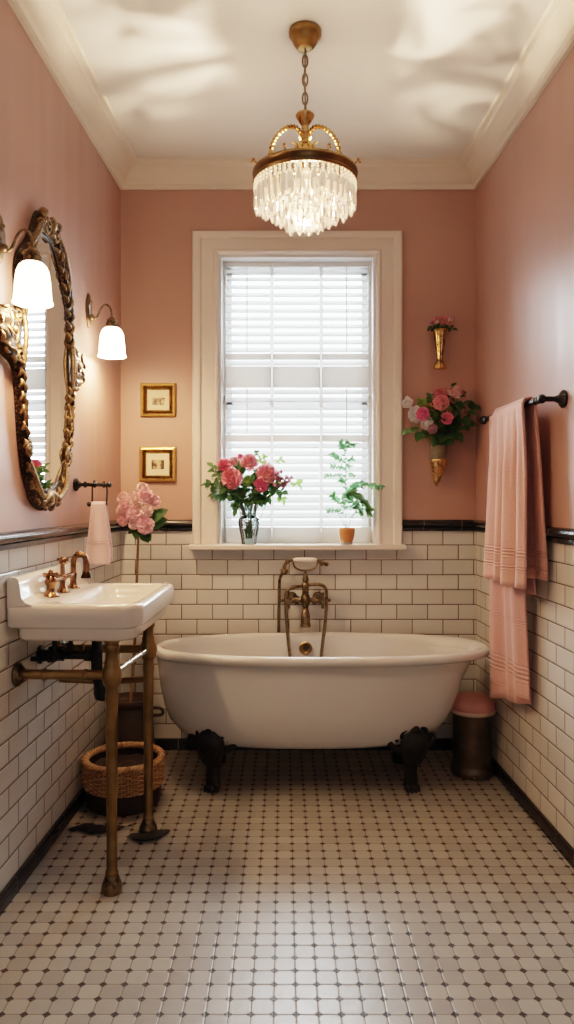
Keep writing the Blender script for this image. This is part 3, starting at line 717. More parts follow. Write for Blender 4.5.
for t, off, carve in ((0, .012, 0), (.0, .017, 0), (.08, .024, 0), (.16, .022, .001), (.24, .017, .001), (.34, .024, .004), (.48, .034, .006), (.62, .039, .007), (.76, .038, .007), (.88, .032, .005), (.97, .022, .002), (1.0, .002, 0)):
    ring = []
    for k in range(N):
        a = 2*PI*k/N; r0, r1 = rad(ti, a), rad(to, a)
        ring_r = r0+(r1-r0)*t
        y, z = ring_r*math.cos(a), ring_r*math.sin(a)
        nz_ = .7*noise.noise(Vector((y*45, z*45, 1.3)))+.9*math.sin(a*52+t*5)*math.sin(t*9)
        ring.append(Vector((off+carve*nz_, y*(1+.012*carve/.01*math.sin(a*40)), z)))
    rings_.append(ring)
MB().rings(rings_, True, False, False).build('frame', 'mirror_frame', mir, auto=80)
g = [Vector((.016, (rad(ti, 2*PI*k/N)+.004)*math.cos(2*PI*k/N), (rad(ti, 2*PI*k/N)+.004)*math.sin(2*PI*k/N))) for k in range(N)]
MB().add(g, [tuple(range(N))]).build('mirror_glass', 'mirror', mir, smooth=False).rotation_euler = (0, 0, -.032)
b0 = [Vector((.002, p.y*1.06, p.z*1.02)) for p in g]
MB().add(b0, [tuple(range(N))]).build('backing', 'leather', mir, smooth=False)
def spiral(c, r, turns, s, a0, h, thick):
    P = []; n = int(turns*18)
    for i in range(n+1):
        t = i/n; a = a0+s*turns*2*PI*t; q = r*(1-.88*t)
        P.append((h+.012*t, c[0]+q*math.cos(a), c[1]+q*math.sin(a)))
    return P, [thick*(1-.5*i/n) for i in range(n+1)]
def ornament(name, scrolls, balls=(), leaves=()):
    m = MB()
    for c, r, tu, s, a0, h, th in scrolls: m.tube(*spiral(c, r, tu, s, a0, h, th), n=8)
    for c, r, sc in balls: m.ball(c, r, 10, sc)
    for P, th in leaves: m.tube(catmull(P, 6), [th*(.5+math.sin(PI*min(1, .15+i/(6*(len(P)-1)+1)))) for i in range(6*(len(P)-1)+1)], 8)
    m.build(name, 'mirror_frame', mir, auto=80)
def zc(z): return z-1.83
m = MB()
for row, (tt, ln, ang) in enumerate(((.40, .030, 24), (.68, .036, -22), (.92, .028, 20))):
    for k in range(46):
        a = 2*PI*(k+.5*(row % 2))/46+rnd.uniform(-.015, .015); r0, r1 = rad(ti, a), rad(to, a)
        def fp(t_, a_): 
            q = rad(ti, a_)+(rad(to, a_)-rad(ti, a_))*t_; return Vector((0, q*math.cos(a_), q*math.sin(a_)))
        p = fp(tt, a); tg = (fp(tt, a+.02)-p).normalized(); sg = 1 if (math.cos(a) > 0) else -1
        d = Matrix.Rotation(R(ang*sg), 3, 'X') @ tg*sg
        h = .022 if row == 0 else .032 if row == 1 else .024
        c = [p-d*ln*.6+Vector((h, 0, 0)), p+Vector((h+.009, 0, 0)), p+d*ln*.6+Vector((h+.002, 0, 0)), p+d*ln*.75+d.orthogonal()*.003+Vector((h-.008, 0, 0))]
        m.tube(catmull(c, 4), [.003, .005, .0065, .007, .0075, .007, .0068, .006, .0055, .005, .004, .003, .002], 6)
m.build('carved_leaves', 'mirror_frame', mir, auto=80)
ornament('crest', [((-.045, zc(2.325)), .038, 1.7, 1, R(90), .036, .007), ((.045, zc(2.325)), .038, 1.7, -1, R(90), .036, .007)],
         [((.042, 0, zc(2.34)), .022, (.8, .9, 1.4)), ((.036, -.075, zc(2.358)), .019, (1, 1, 1)), ((.036, .075, zc(2.358)), .019, (1, 1, 1)), ((.045, 0, zc(2.30)), .010, (1, 1.6, .8))],
         [([(.034, s*.08, zc(2.33)), (.042, s*.14, zc(2.27)), (.04, s*.20, zc(2.20)), (.034, s*.25, zc(2.13))], .008) for s in (-1, 1)])
for s in (-1, 1):
    ornament('side_scroll', [((s*.335, zc(1.875)), .055, 2.0, -s, R(90), .028, .0085), ((s*.285, zc(1.80)), .032, 1.6, s, R(90), .030, .007), ((s*.30, zc(1.925)), .026, 1.5, -s, R(0), .030, .0065), ((s*.365, zc(1.815)), .022, 1.4, -s, R(180), .026, .006)],
             [((.036, s*.335, zc(1.875)), .013, (1, 1, 1)), ((.032, s*.39, zc(1.905)), .011, (1, 1, 1)), ((.032, s*.38, zc(1.85)), .010, (1, 1, 1))], [([(.03, s*.255, zc(1.98)), (.04, s*.25, zc(1.89)), (.038, s*.255, zc(1.80)), (.03, s*.258, zc(1.70))], .007)])
    ornament('lower_scroll', [((s*.212, zc(1.495)), .030, 1.8, s, R(90), .032, .0075)], [((.038, s*.212, zc(1.495)), .009, (1, 1, 1))],
             [([(.032, s*.243, zc(1.68)), (.038, s*.243, zc(1.60)), (.033, s*.225, zc(1.54))], .006), ([(.033, s*.195, zc(1.45)), (.042, s*.155, zc(1.375)), (.040, s*.09, zc(1.33)), (.040, s*.03, zc(1.32))], .008)])
ornament('base_shell', [], [((.036, 0, zc(1.322)), .022, (.6, 1, 1.1))], [([(.036, 0, zc(1.35)), (.045, s*.03, zc(1.33)), (.036, s*.05, zc(1.30))], .007) for s in (-1.6, -.8, .8, 1.6)])

# ================================================================== SCONCES
def sconce(Y, z_plate, label):
    s = thing('wall_sconce', label, 'wall lamp', (XL(Y), Y, z_plate), aL)
    b = MB(); rs = []
    for x, k in ((0, 1), (.006, 1), (.012, .86), (.015, .5)):
        ring = []
        for i in range(32):
            a = 2*PI*i/32; w = .026*(1+.22*math.cos(2*a)); ring.append(Vector((x, k*w*math.cos(a)*1.1, k*.074*math.sin(a)*(1+.06*math.cos(4*a)))))
        rs.append(ring)
    b.rings(rs); b.ball((.016, 0, -.03), .016, 10); b.ball((.012, 0, .04), .010, 10); b.build('backplate', 'bronze', s)
    zs = -.077+0
    b = MB(); b.tube(catmull([(.014, 0, -.030), (.028, 0, -.040), (.044, 0, -.026), (.058, 0, .006), (.078, 0, .026), (.098, 0, .018), (.108, 0, -.010), (.11, 0, -.035)], 6), .0052, 10); b.build('arm', 'bronze', s)
    b = MB(); b.lathe([(.010, -.030), (.016, -.036), (.023, -.044), (.023, -.052), (.027, -.058), (.029, -.074), (.033, -.080)][::-1], 24, (.11, 0, 0)); b.ball((.11, -.03, -.066), .006, 8); b.ball((.11, .03, -.066), .006, 8); b.build('shade_holder', 'bronze', s)
    b = MB(); pr = [(.031, -.080), (.041, -.089), (.049, -.106), (.053, -.132), (.0555, -.165), (.058, -.196), (.0625, -.208)]
    b.lathe(pr, 36, (.11, 0, 0), cap0=False, cap1=False); sh = b.build('lamp_shade', 'shade', s, solid=.003, auto=0)
    sh['label'] = 'glowing white opal glass bell shade'
    MB().ball((.11, 0, -.135), .022, 14, (1, 1, 1.25)).build('bulb', 'bulb', s)
    ld = bpy.data.lights.new('sconce_light', 'POINT'); ld.energy = SCONCE_W; ld.color = (1, .59, .30); ld.shadow_soft_size = .03
    lo = bpy.data.objects.new('sconce_light', ld); col.objects.link(lo); lo.parent = s; lo.location = (.11, 0, -.195)
    return s
SCONCE_W = 26.0
sconce(2.335, 2.155, 'lit bronze wall lamp with white bell shade, left of the mirror and nearest the viewer')
sconce(3.285, 2.172, 'lit bronze wall lamp with white bell shade, between the mirror and the back corner')

# ================================================================== CHANDELIER
CX, CY = .079, 2.742
ch = thing('chandelier', 'round brass chandelier with tiers of crystal drops hanging from the ceiling', 'chandelier', (CX, CY, HC))
def hz(z): return z-HC
b = MB(); b.lathe([(.058, -.001), (.061, -.006), (.061, -.018), (.056, -.022), (.053, -.026), (.047, -.042), (.038, -.058), (.030, -.062), (.026, -.068), (.012, -.072)][::-1], 36); b.build('ceiling_rose', metal_mat('satin_brass', srgb(132, 104, 64), srgb(176, 144, 96), .42, (.3, .7), 20), ch)
b = MB(); zt, zb_ = -.062, hz(2.775); nl = 7; step = (zt-zb_)/nl
for k in range(nl):
    zc_ = zt-step*(k+.5); P = []
    for i in range(18):
        a = 2*PI*i/18; x = .0095*math.cos(a); zz = (step*.68)*math.sin(a); P.append((x, 0, zc_+zz) if k % 2 else (0, x, zc_+zz))
    b.tube(P, .0032, 6, True)
b.tube([(.004, .004, zt), (-.004, .004, (zt+zb_)/2), (.004, -.004, zb_)], .0028, 6)
b.build('chain', 'bronze', ch)
b = MB(); b.lathe([(.012, 2.565-HC), (.014, hz(2.60)), (.030, hz(2.612)), (.034, hz(2.63)), (.024, hz(2.65)), (.014, hz(2.66)), (.013, hz(2.69)), (.017, hz(2.70)), (.014, hz(2.708)), (.014, hz(2.725)), (.020, hz(2.735)), (.031, hz(2.752)), (.036, hz(2.762)), (.034, hz(2.768)), (.014, hz(2.772)), (.008, hz(2.785))], 28)
for k in range(6):
    a = 2*PI*k/6; d = Vector((math.cos(a), math.sin(a), 0))
    b.tube(catmull([d*.018+Vector((0, 0, hz(2.60))), d*.036+Vector((0, 0, hz(2.625))), d*.032+Vector((0, 0, hz(2.655))), d*.046+Vector((0, 0, hz(2.665)))], 5), [.006]*11+[.004]*5, 6)
b.build('stem', 'brass_bright', ch)
RZ = 2.537; RR = .194
for k in range(3):
    a = R(0)+2*PI*k/3 if False else [R(178), R(2), R(90)][k]; d = Vector((math.cos(a), math.sin(a), 0))
    P = catmull([d*.012+Vector((0, 0, hz(2.69))), d*.035+Vector((0, 0, hz(2.720))), d*.072+Vector((0, 0, hz(2.718))), d*.108+Vector((0, 0, hz(2.685))), d*.128+Vector((0, 0, hz(2.635))), d*.135+Vector((0, 0, hz(RZ)))], 14)
    b = MB(); b.tube(P, [.0085+.0022*math.sin(i*1.55) for i in range(len(P))], 8); b.build('arm', 'brass_bright', ch)
b = MB(); b.lathe([(RR-.014, hz(RZ-.028)), (RR-.002, hz(RZ-.029)), (RR+.002, hz(RZ-.022)), (RR-.003, hz(RZ-.016)), (RR-.001, hz(RZ-.002)), (RR+.004, hz(RZ+.004)), (RR+.002, hz(RZ+.012)), (RR-.006, hz(RZ+.015)), (RR-.014, hz(RZ+.012)), (RR-.016, hz(RZ-.026))], 72, cap0=False, cap1=False)
for k in range(3):
    a = [R(178), R(2), R(90)][k]; d = Vector((math.cos(a), math.sin(a), 0)); b.tube([d*(RR-.01)+Vector((0, 0, hz(RZ))), d*.10+Vector((0, 0, hz(RZ))), Vector((0, 0, hz(RZ+.02)))], .005, 6)
b.build('ring', 'brass', ch)
for k in range(8):
    a = 2*PI*(k+.5)/8; d = Vector((math.cos(a), math.sin(a), 0)); b = MB()
    b.tube(catmull([d*(RR-.004)+Vector((0, 0, hz(RZ+.01))), d*(RR+.012)+Vector((0, 0, hz(RZ+.022))), d*(RR+.022)+Vector((0, 0, hz(RZ+.012)))], 4), .0035, 6); b.ball(d*(RR+.012)+Vector((0, 0, hz(RZ+.026))), .006, 8)
    b.build('finial', 'brass_bright', ch)
def drop_mesh(L, w):
    m = MB(); m.lathe([(.0015, 0), (w*.5, -.006), (w*.42, -.012), (w*.35, -.016), (w*.8, -.026), (w, -L*.55), (w*.92, -L*.8), (w*.5, -L*.94), (.001, -L)], 6, sy=.55); return m
tiers_ = [(.184, RZ-.026, .112, 40, .0140), (.150, RZ-.045, .106, 28, .0150), (.114, RZ-.085, .092, 20, .0155), (.070, RZ-.11, .088, 12, .0155)]
tot = 0
for ti_, (r_, z_, L_, n_, w_) in enumerate(tiers_):
    proto = None
    for k in range(n_):
        a = 2*PI*(k+.5*(ti_ % 2))/n_+rnd.uniform(-.02, .02)
        if proto is None or k % 10 == 0:
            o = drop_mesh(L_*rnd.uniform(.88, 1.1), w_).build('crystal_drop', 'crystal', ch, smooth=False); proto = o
        else:
            o = proto.copy(); col.objects.link(o); o.parent = ch
        o.location = (r_*math.cos(a), r_*math.sin(a), hz(z_-rnd.uniform(0, .008))); o.rotation_euler = (rnd.uniform(-.04, .04), rnd.uniform(-.04, .04), a+PI/2)
# brass hoops that carry the inner tiers, and the strings of beads under the ring
b = MB()
for r_, z_ in ((.150, RZ-.045), (.114, RZ-.085), (.070, RZ-.11)):
    b.tube([(r_*math.cos(2*PI*k/48), r_*math.sin(2*PI*k/48), hz(z_)) for k in range(48)], .003, 6, True)
    for q in range(3):
        a = 2*PI*q/3+.4; b.tube([(r_*math.cos(a), r_*math.sin(a), hz(z_)), (min(RR-.012, r_+.04)*math.cos(a), min(RR-.012, r_+.04)*math.sin(a), hz(RZ-.02))], .002, 5)
b.build('inner_hoops', 'brass_bright', ch)
b = MB()
for k in range(60):
    a = 2*PI*k/60
    for q in range(3): b.ball((.189*math.cos(a), .189*math.sin(a), hz(RZ-.034-.0125*q)), .0052, 6)
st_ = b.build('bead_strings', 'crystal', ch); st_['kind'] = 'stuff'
for k in range(3):
    a = 2*PI*k/3+.5; MB().ball((.045*math.cos(a), .045*math.sin(a), hz(RZ-.055)), .017, 12, (1, 1, 1.35)).build('bulb', 'bulb', ch)

# ================================================================== PICTURES
def picture(px0, px1, py0, py1, label, art):
    x0, x1 = (px0-284)*D/FL, (px1-284)*D/FL; z1, z0 = CAMZ+(500-py0)*D/FL, CAMZ+(500-py1)*D/FL
    p = thing('picture_frame', label, 'picture', ((x0+x1)/2, D, (z0+z1)/2), 0, 'small gold framed prints')
    hw, hh = (x1-x0)/2, (z1-z0)/2
    def ring(w, h, y): return [Vector((-w, -y, -h)), Vector((w, -y, -h)), Vector((w, -y, h)), Vector((-w, -y, h))]
    rs = [ring(hw, hh, 0), ring(hw, hh, .016), ring(hw-.005, hh-.005, .022), ring(hw-.014, hh-.014, .024), ring(hw-.020, hh-.020, .017)]
    MB().rings(rs, True, False, False).build('frame', 'gilt', p, smooth=False)
    rs = [ring(hw-.019, hh-.019, .017), ring(hw-.025, hh-.025, .010), ring(hw-.030, hh-.030, .016), ring(hw-.036, hh-.036, .008)]
    MB().rings(rs, True, False, False).build('frame_slip', 'gilt_dark', p, smooth=False)
    MB().span((-hw+.03, -.009, -hh+.03), (hw-.03, -.002, hh-.03)).build('mount', 'picture_paper', p, smooth=False)
    MB().span((-.033, -.0105, -.026), (.034, -.009, .012 if art == 'sketch_a' else .024)).build('print', art, p, smooth=False)
picture(141, 176, 383.5, 417, 'small square gold framed print, upper of the two left of the window', 'sketch_a')
picture(140, 176, 447, 482, 'small square gold framed print, lower of the two left of the window', 'sketch_b')

# ================================================================== FLOWERS AND LEAVES
def frame_of(d):
    d = Vector(d).normalized(); u = Vector((0, 0, 1)) if abs(d.z) < .95 else Vector((1, 0, 0))
    s = d.cross(u).normalized(); return d, s, s.cross(d)
def petal(mb, base, d, nrm, L, W, cup, curl, rg):
    d = d.normalized(); nrm = (nrm-d*nrm.dot(d)).normalized(); s = d.cross(nrm); G = []
    ph = rg.uniform(0, 6)
    for i in range(6):
        t = i/5; w = W*(math.sin(PI*(.12+.74*t))**.8); row = []
        for j in range(5):
            q = j/2-1
            row.append(base+d*(L*t*(1-.12*q*q*(t > .7)))+s*(w*q)+nrm*(cup*L*(4*t*(1-t)*-.35+.0)+curl*L*t*t+.35*w*q*q+.06*L*t*math.sin(3*q+ph)))
        G.append(row)
    mb.grid(G)
def bloom(mb, c, axis, r, rg, full=True):
    c = Vector(c); a, s, u = frame_of(axis)
    mb.ball(c, r*.42, 10)
    layers = ((5, 12, .62, .36, .55), (6, 30, .78, .44, .35), (8, 55, .92, .5, .2), (9, 82, 1.0, .54, .05), (8, 108, .95, .5, -.1)) if full else ((4, 10, .8, .4, .4), (5, 30, 1.0, .45, .25), (5, 55, 1.0, .45, 0))
    for n, el, Lk, Wk, curl in layers:
        ph = rg.uniform(0, 6)
        for k in range(n):
            az = ph+2*PI*k/n+rg.uniform(-.15, .15); e = R(el+rg.uniform(-8, 8))
            rd = s*math.cos(az)+u*math.sin(az); d = a*math.cos(e)+rd*math.sin(e); nn = a*math.sin(e)-rd*math.cos(e)
            petal(mb, c-a*r*.15+rd*r*.06, d, nn, r*Lk*rg.uniform(.92, 1.08), r*Wk, .6, curl*.5, rg)
def ruffle(mb, c, axis, r, rg, n=30):
    """rounded peony: cupped petals over a ball, pointing outwards and overlapping"""
    c = Vector(c); a, s, u = frame_of(axis); mb.ball(c, r*.6, 12)
    for k in range(n):
        zc_ = 1-1.55*(k+.5)/n; rr_ = math.sqrt(max(0, 1-zc_*zc_)); az = k*2.399963+rg.uniform(-.2, .2)
        rd = s*math.cos(az)+u*math.sin(az); o = a*zc_+rd*rr_; tang = (a-o*a.dot(o))
        if tang.length < .1: tang = rd
        d = (tang.normalized()*.75+o*.55)
        petal(mb, c+o*r*.42-tang.normalized()*r*.2, d, o*-1.0 if False else o, r*.72, r*.42, .5, .10, rg)
def leaf(mb, base, d, nrm, L, W, droop=.25, n=7):
    d = Vector(d).normalized(); nrm = Vector(nrm); nrm = nrm-d*nrm.dot(d)
    if nrm.length < .05: nrm = d.orthogonal()
    nrm.normalize(); s = d.cross(nrm); G = []
    for i in range(n):
        t = i/(n-1); w = W*math.sin(PI*min(.985, .06+.94*t)**.85); c = Vector(base)+d*(L*t)-nrm*(droop*L*t*t)
        G.append([c-s*w+nrm*w*.25, c, c+s*w+nrm*w*.25])
    mb.grid(G)
def sprig(mb_leaf, mb_stem, P, n, L, W, rg, r=.0018, spread=1.0, start=.2, droop=.25):
    C = catmull(P, 8); mb_stem.tube(C, [r*(1-.5*i/len(C)) for i in range(len(C))], 6)
    for k in range(n):
        t = start+(1-start)*k/max(1, n-1); i = min(len(C)-2, int(t*(len(C)-1))); d, s, u = frame_of(C[i+1]-C[i])
        ang = k*2.4+rg.uniform(-.3, .3) if n < 40 else rg.uniform(0, 6.28)
        o = s*math.cos(ang)+u*math.sin(ang)
        dd = (d*(.55 if k < n-1 else 2)+o*spread)
        leaf(mb_leaf, C[i], dd, Vector((0, -.9, 1))+Vector((rg.uniform(-.3, .3), rg.uniform(-.3, .3), 0)), 1.2*L*rg.uniform(.75, 1.15)*(1-.25*t), 1.35*W*rg.uniform(.8, 1.1), droop)
def at(px, py, y): return Vector(((px-284)*y/FL, y, CAMZ+(500-py)*y/FL))

def flower(name, label, cat, mat, c, axis, r, root, kind='ruffle', group=None, stem='stem', leaves=0, leafmat='leaf_dark', seed=1):
    """one cut flower: bloom, stem down to root (a point in the vase), maybe leaves"""
    rg = random.Random(seed); c = Vector(c); root = Vector(root)
    t = thing(name, label, cat, root, 0, group)
    b = MB()
    if kind == 'ruffle': ruffle(b, c-root, axis, r, rg)
    elif kind == 'open': bloom(b, c-root, axis, r, rg)
    else: bloom(b, c-root, axis, r, rg, False)
    b.build('bloom', mat, t, auto=0)
    a = Vector(axis).normalized(); mid = (c-root)*.55+Vector((0, 0, .02))
    P = catmull([(0, 0, 0), mid*.55, (c-root)-a*r*1.2*.7+(mid*.0), (c-root)-a*r*.3], 6)
    MB().tube(P, .0021, 6).build('stem', stem, t)
    if leaves:
        b = MB(); s2 = MB()
        for k in range(leaves):
            i = int(len(P)*(.55+.35*k/max(1, leaves))); i = min(i, len(P)-1)
            dd = Vector((rg.uniform(-1, 1), rg.uniform(-1, .1), rg.uniform(-.2, .6)))
            leaf(b, P[i], dd, (0, -.4, 1), .05*rg.uniform(.8, 1.2), .013, .3)
        b.build('leaves', leafmat, t, auto=0)
    return t
def foliage(name, label, P, n, L, W, mat, group=None, seed=1, stemr=.0018, spread=1.0, start=.2, droop=.25, cat='leaf sprig'):
    rg = random.Random(seed); root = Vector(P[0]); t = thing(name, label, cat, root, 0, group)
    a, b = MB(), MB(); sprig(a, b, [Vector(p)-root for p in P], n, L, W, rg, stemr, spread, start, droop)
    a.build('leaves', mat, t, auto=0); b.build('stem', 'stem', t)
    return t

# --- bouquet in the glass vase on the sill
VX, VY, VZ = (249-284)*3.845/FL, 3.838, 1.0875
vase = thing('glass_vase', 'clear cut-glass vase of pink peonies on the window sill', 'vase', (VX, VY, VZ))
vp = [(.030, .002), (.036, .002), (.038, .010), (.042, .04), (.052, .09), (.057, .118), (.052, .136), (.038, .152), (.037, .162), (.046, .19), (.054, .222), (.057, .235)]
b = MB(); n_ = 20
b.lathe(vp, n_, cap1=False); b.build('vase_body', 'vase_glass', vase, smooth=False, solid=.003)
MB().lathe([(.034, .008), (.039, .04), (.047, .085)], n_).build('water', thin_glass('vase_water', (.94, .97, .96, 1), .15), vase)
def V(cx, cy, y): return at(195+cx/4.99, 430+cy/4.99, y)
vroot = Vector((VX, VY, VZ+.03))
def vr(i): return vroot+Vector((.016*math.cos(i*2.4), .016*math.sin(i*2.4), 0))
F = [('peony', 'big coral peony at the left front of the window bouquet', 'petal_coral', (185, 242), 3.775, (-.3, -1, .15), .060),
     ('peony', 'rose pink peony at the far left of the window bouquet', 'petal_rose', (152, 182), 3.80, (-.8, -.6, .6), .046),
     ('peony', 'pale coral peony between the rose pink and central peonies at the bouquet top', 'petal_blush', (198, 166), 3.815, (-.2, -.6, 1), .038),
     ('peony', 'round coral pink peony at the top centre of the window bouquet', 'petal_peach', (270, 164), 3.79, (.1, -.8, .8), .050),
     ('peony', 'large salmon pink peony right of centre in the window bouquet', 'petal_peach', (356, 222), 3.785, (.5, -.9, .3), .060),
     ('peony', 'small deep pink peony low at the right front of the window bouquet', 'petal_hotpink', (330, 274), 3.77, (.25, -1, -.1), .042),
     ('green_rose', 'pale green rose at the lower middle of the window bouquet', 'petal_green', (265, 255), 3.765, (0, -1, .1), .033),
     ('tulip', 'magenta bud standing at the top left of the window bouquet', 'petal_magenta', (226, 136), 3.83, (-.2, -.3, 1), .022)]
for i, (nm, lb, mt, (cx, cy), y, ax, r) in enumerate(F):
    flower(nm, lb, 'flower', mt, V(cx, cy, y), ax, r, vr(i), 'ruffle' if nm == 'peony' else 'bud' if nm == 'tulip' else 'open', seed=20+i)
# filler sprays at the right of the bouquet: tiny pink buds
def spray(label, pts, y, mat, seed, r=.009, n=34, lmat='leaf_mid', group=None):
    rg = random.Random(seed); root = vr(seed); t = thing('flower_spray', label, 'flower', root, 0, group)
    b, s = MB(), MB(); C = [V(cx, cy, y)-root for cx, cy in pts]
    hub = sum(C, Vector())/len(C); s.tube(catmull([Vector((0, 0, 0)), hub*.5+Vector((0, 0, .03)), hub*.9], 6), .0018, 6)
    for k in range(n):
        c = C[k % len(C)]+Vector((rg.gauss(0, .012), rg.gauss(0, .012), rg.gauss(0, .012)))
        s.tube([hub*.85, (hub*.85+c)/2+Vector((0, 0, .004)), c], .0008, 4)
        b.ball(c, r*rg.uniform(.7, 1.2), 6)
        for q in range(4):
            dd = Vector((rg.uniform(-1, 1), rg.uniform(-1, 1), rg.uniform(-.6, 1))).normalized(); leaf(b, c, dd, Vector((0, -1, 1)), r*1.8, r*.7, .1, 4)
    b.build('florets', mat, t, auto=0); s.build('stem', 'stem', t)
spray('mauve pink filler spray at the right edge of the window bouquet', [(420, 235), (440, 262), (412, 275), (455, 250)], 3.79, 'petal_mauve', 5)
spray('pale pink filler spray between the two upper peonies of the window bouquet', [(318, 190), (335, 172), (310, 205)], 3.80, 'petal_palepink', 6, .005, 18)
spray('white and pink filler spray at the left edge of the window bouquet', [(112, 205), (118, 250), (130, 225)], 3.80, 'petal_lilac', 8, .005, 20)
def fol(pts, y0, y1, n, L, W, mat, seed, label, group=None):
    P = [vr(seed)]; m = len(pts)
    for i, (cx, cy) in enumerate(pts): P.append(V(cx, cy, y0+(y1-y0)*i/max(1, m-1)))
    foliage('leaf_sprig', label, P, n, L, W, mat, group, seed, start=.45)
G1 = 'dark leaf sprigs in the window bouquet'; LB = 'dark green leaf sprig among the peonies of the window bouquet'
for sd, pts, lb in ((31, [(205, 330), (110, 285), (62, 272)], 'dark leaf sprig reaching furthest left from the window bouquet'),
                    (32, [(215, 340), (150, 320), (88, 325)], 'dark leaf sprig drooping at the lower left of the window bouquet'),
                    (33, [(225, 350), (200, 360), (205, 395)], 'dark leaf sprig hanging down left of the vase neck'),
                    (34, [(210, 290), (120, 230), (82, 180)], 'leaf sprig rising at the upper left of the window bouquet'),
                    (35, [(245, 340), (240, 310), (225, 330)], LB), (36, [(270, 330), (300, 320), (290, 345)], LB), (37, [(290, 320), (340, 330), (365, 345)], 'dark leaf sprig below the deep pink peony'),
                    (38, [(250, 300), (240, 280), (225, 290)], LB), (41, [(240, 340), (190, 315), (165, 330)], LB), (42, [(235, 320), (170, 290), (140, 285)], LB), (43, [(260, 350), (255, 345), (270, 350)], LB), (44, [(285, 340), (320, 345), (330, 350)], LB), (45, [(250, 250), (220, 210), (232, 190)], LB), (46, [(290, 250), (310, 215), (312, 235)], LB), (47, [(290, 300), (350, 290), (395, 270)], LB), (39, [(285, 300), (300, 270), (305, 290)], LB), (40, [(300, 310), (390, 300), (440, 310)], 'dark leaf sprig low at the right of the window bouquet')):
    fol(pts, 3.80, 3.775, 14, .046, .0125, 'leaf_dark' if sd not in (34,) else 'leaf_mid', sd, lb, G1 if lb == LB else None)
for sd, pts, lb in ((51, [(330, 250), (440, 250), (520, 275)], 'bright green leaf sprig reaching furthest right from the window bouquet'),
                    (52, [(320, 290), (400, 310), (440, 350)], 'bright green leaf sprig drooping at the right of the window bouquet'),
                    (53, [(310, 220), (380, 160), (430, 150)], 'pale green leaf sprig at the upper right of the window bouquet'),
                    (54, [(300, 210), (330, 150), (345, 135)], 'pale green leaf sprig behind the top centre peony'),
                    (55, [(280, 200), (295, 135), (305, 112)], 'small pale sprig at the very top of the window bouquet')):
    fol(pts, 3.82, 3.80, 8, .044 if sd < 53 else .030, .012 if sd < 53 else .008, 'leaf_light' if sd < 55 else 'leaf_mid', sd, lb)

# --- fern in its terracotta pot
PX, PY = (346.6-284)*3.85/FL, 3.835
fern = thing('potted_fern', 'feathery green fern in a small terracotta pot on the right of the sill', 'plant', (PX, PY, 1.0875))
MB().lathe([(.028, 0), (.031, .003), (.031, .010), (.028, .014)], 28).build('saucer', 'saucer', fern)
MB().lathe([(.028, .012), (.033, .022), (.040, .05), (.0425, .072), (.043, .082), (.040, .086), (.037, .084), (.036, .074)], 32).build('pot', 'terracotta', fern)
MB().lathe([(.036, .070), (.036, .076)], 20).build('soil', 'soil', fern)
def PV(cx, cy, y=3.83): return at(310+cx/5.74, 425+cy/5.74, y)-Vector((PX, PY, 1.0875))
rg = random.Random(3); fl, fd, fs = MB(), MB(), MB(); p0 = Vector((0, 0, .072))
def twig(P, n, L, mb, sub=True):
    C = catmull(P, 8); fs.tube(C, [.0014]*len(C), 5)
    for k in range(n):
        t = .25+.75*k/(n-1); i = min(len(C)-2, int(t*(len(C)-1))); d, s, u = frame_of(C[i+1]-C[i])
        ang = k*2.1+rg.uniform(-.4, .4); o = s*math.cos(ang)+u*math.sin(ang)
        leaf(mb, C[i], d*.7+o, Vector((0, -1.2, 1)), 1.4*L*rg.uniform(.7, 1.2), L*.5, .2, 5)
main = [p0, PV(205, 480), PV(205, 300), PV(200, 150), PV(215, 95)]
twig(main, 34, .016, fl)
for (x0, y0), pts, n, L, mb in (((202, 150), [(180, 125), (175, 95)], 14, .017, fl), ((202, 150), [(230, 115), (265, 112)], 16, .017, fl), ((203, 200), [(160, 195), (125, 165)], 16, .017, fl), ((203, 215), [(225, 205), (245, 195)], 12, .015, fl),
        ((204, 245), [(160, 240), (120, 235)], 14, .014, fl), ((204, 245), [(220, 240), (238, 238)], 8, .012, fl), ((204, 290), [(150, 285), (90, 290)], 18, .014, fl), ((204, 290), [(230, 285), (250, 288)], 10, .014, fl),
        ((205, 345), [(190, 325), (175, 315)], 12, .015, fl), ((206, 370), [(260, 345), (300, 330)], 20, .018, fl), ((208, 390), [(320, 345), (415, 357)], 26, .019, fd),
        ((208, 430), [(240, 390), (290, 410)], 24, .02, fd), ((210, 470), [(270, 410), (320, 440)], 26, .02, fd), ((212, 520), [(290, 440), (355, 490)], 30, .02, fd), ((212, 500), [(260, 460), (300, 510)], 22, .018, fl), ((212, 540), [(320, 480), (345, 520)], 20, .018, fd),
        ((207, 420), [(225, 380), (262, 360)], 20, .018, fl), ((205, 480), [(150, 430), (130, 405)], 18, .018, fl), ((204, 530), [(160, 490), (100, 490)], 18, .015, fl), ((205, 520), [(190, 440), (200, 400)], 18, .016, fl), ((206, 470), [(230, 430), (215, 400)], 16, .018, fl)):
    yy = 3.83-rg.uniform(0, .04); twig([PV(x0, y0)]+[PV(x, y, yy) for x, y in pts], n, L, mb)
for e in ((150, 480), (175, 520), (255, 500), (270, 470)): fs.tube(catmull([p0, PV((e[0]+208)/2, 540), PV(*e)], 6), .0014, 5)
fl.build('fronds', 'leaf_fern', fern, auto=0); fd.build('dark_fronds', 'leaf_mid', fern, auto=0); fs.build('stems', 'stem', fern)

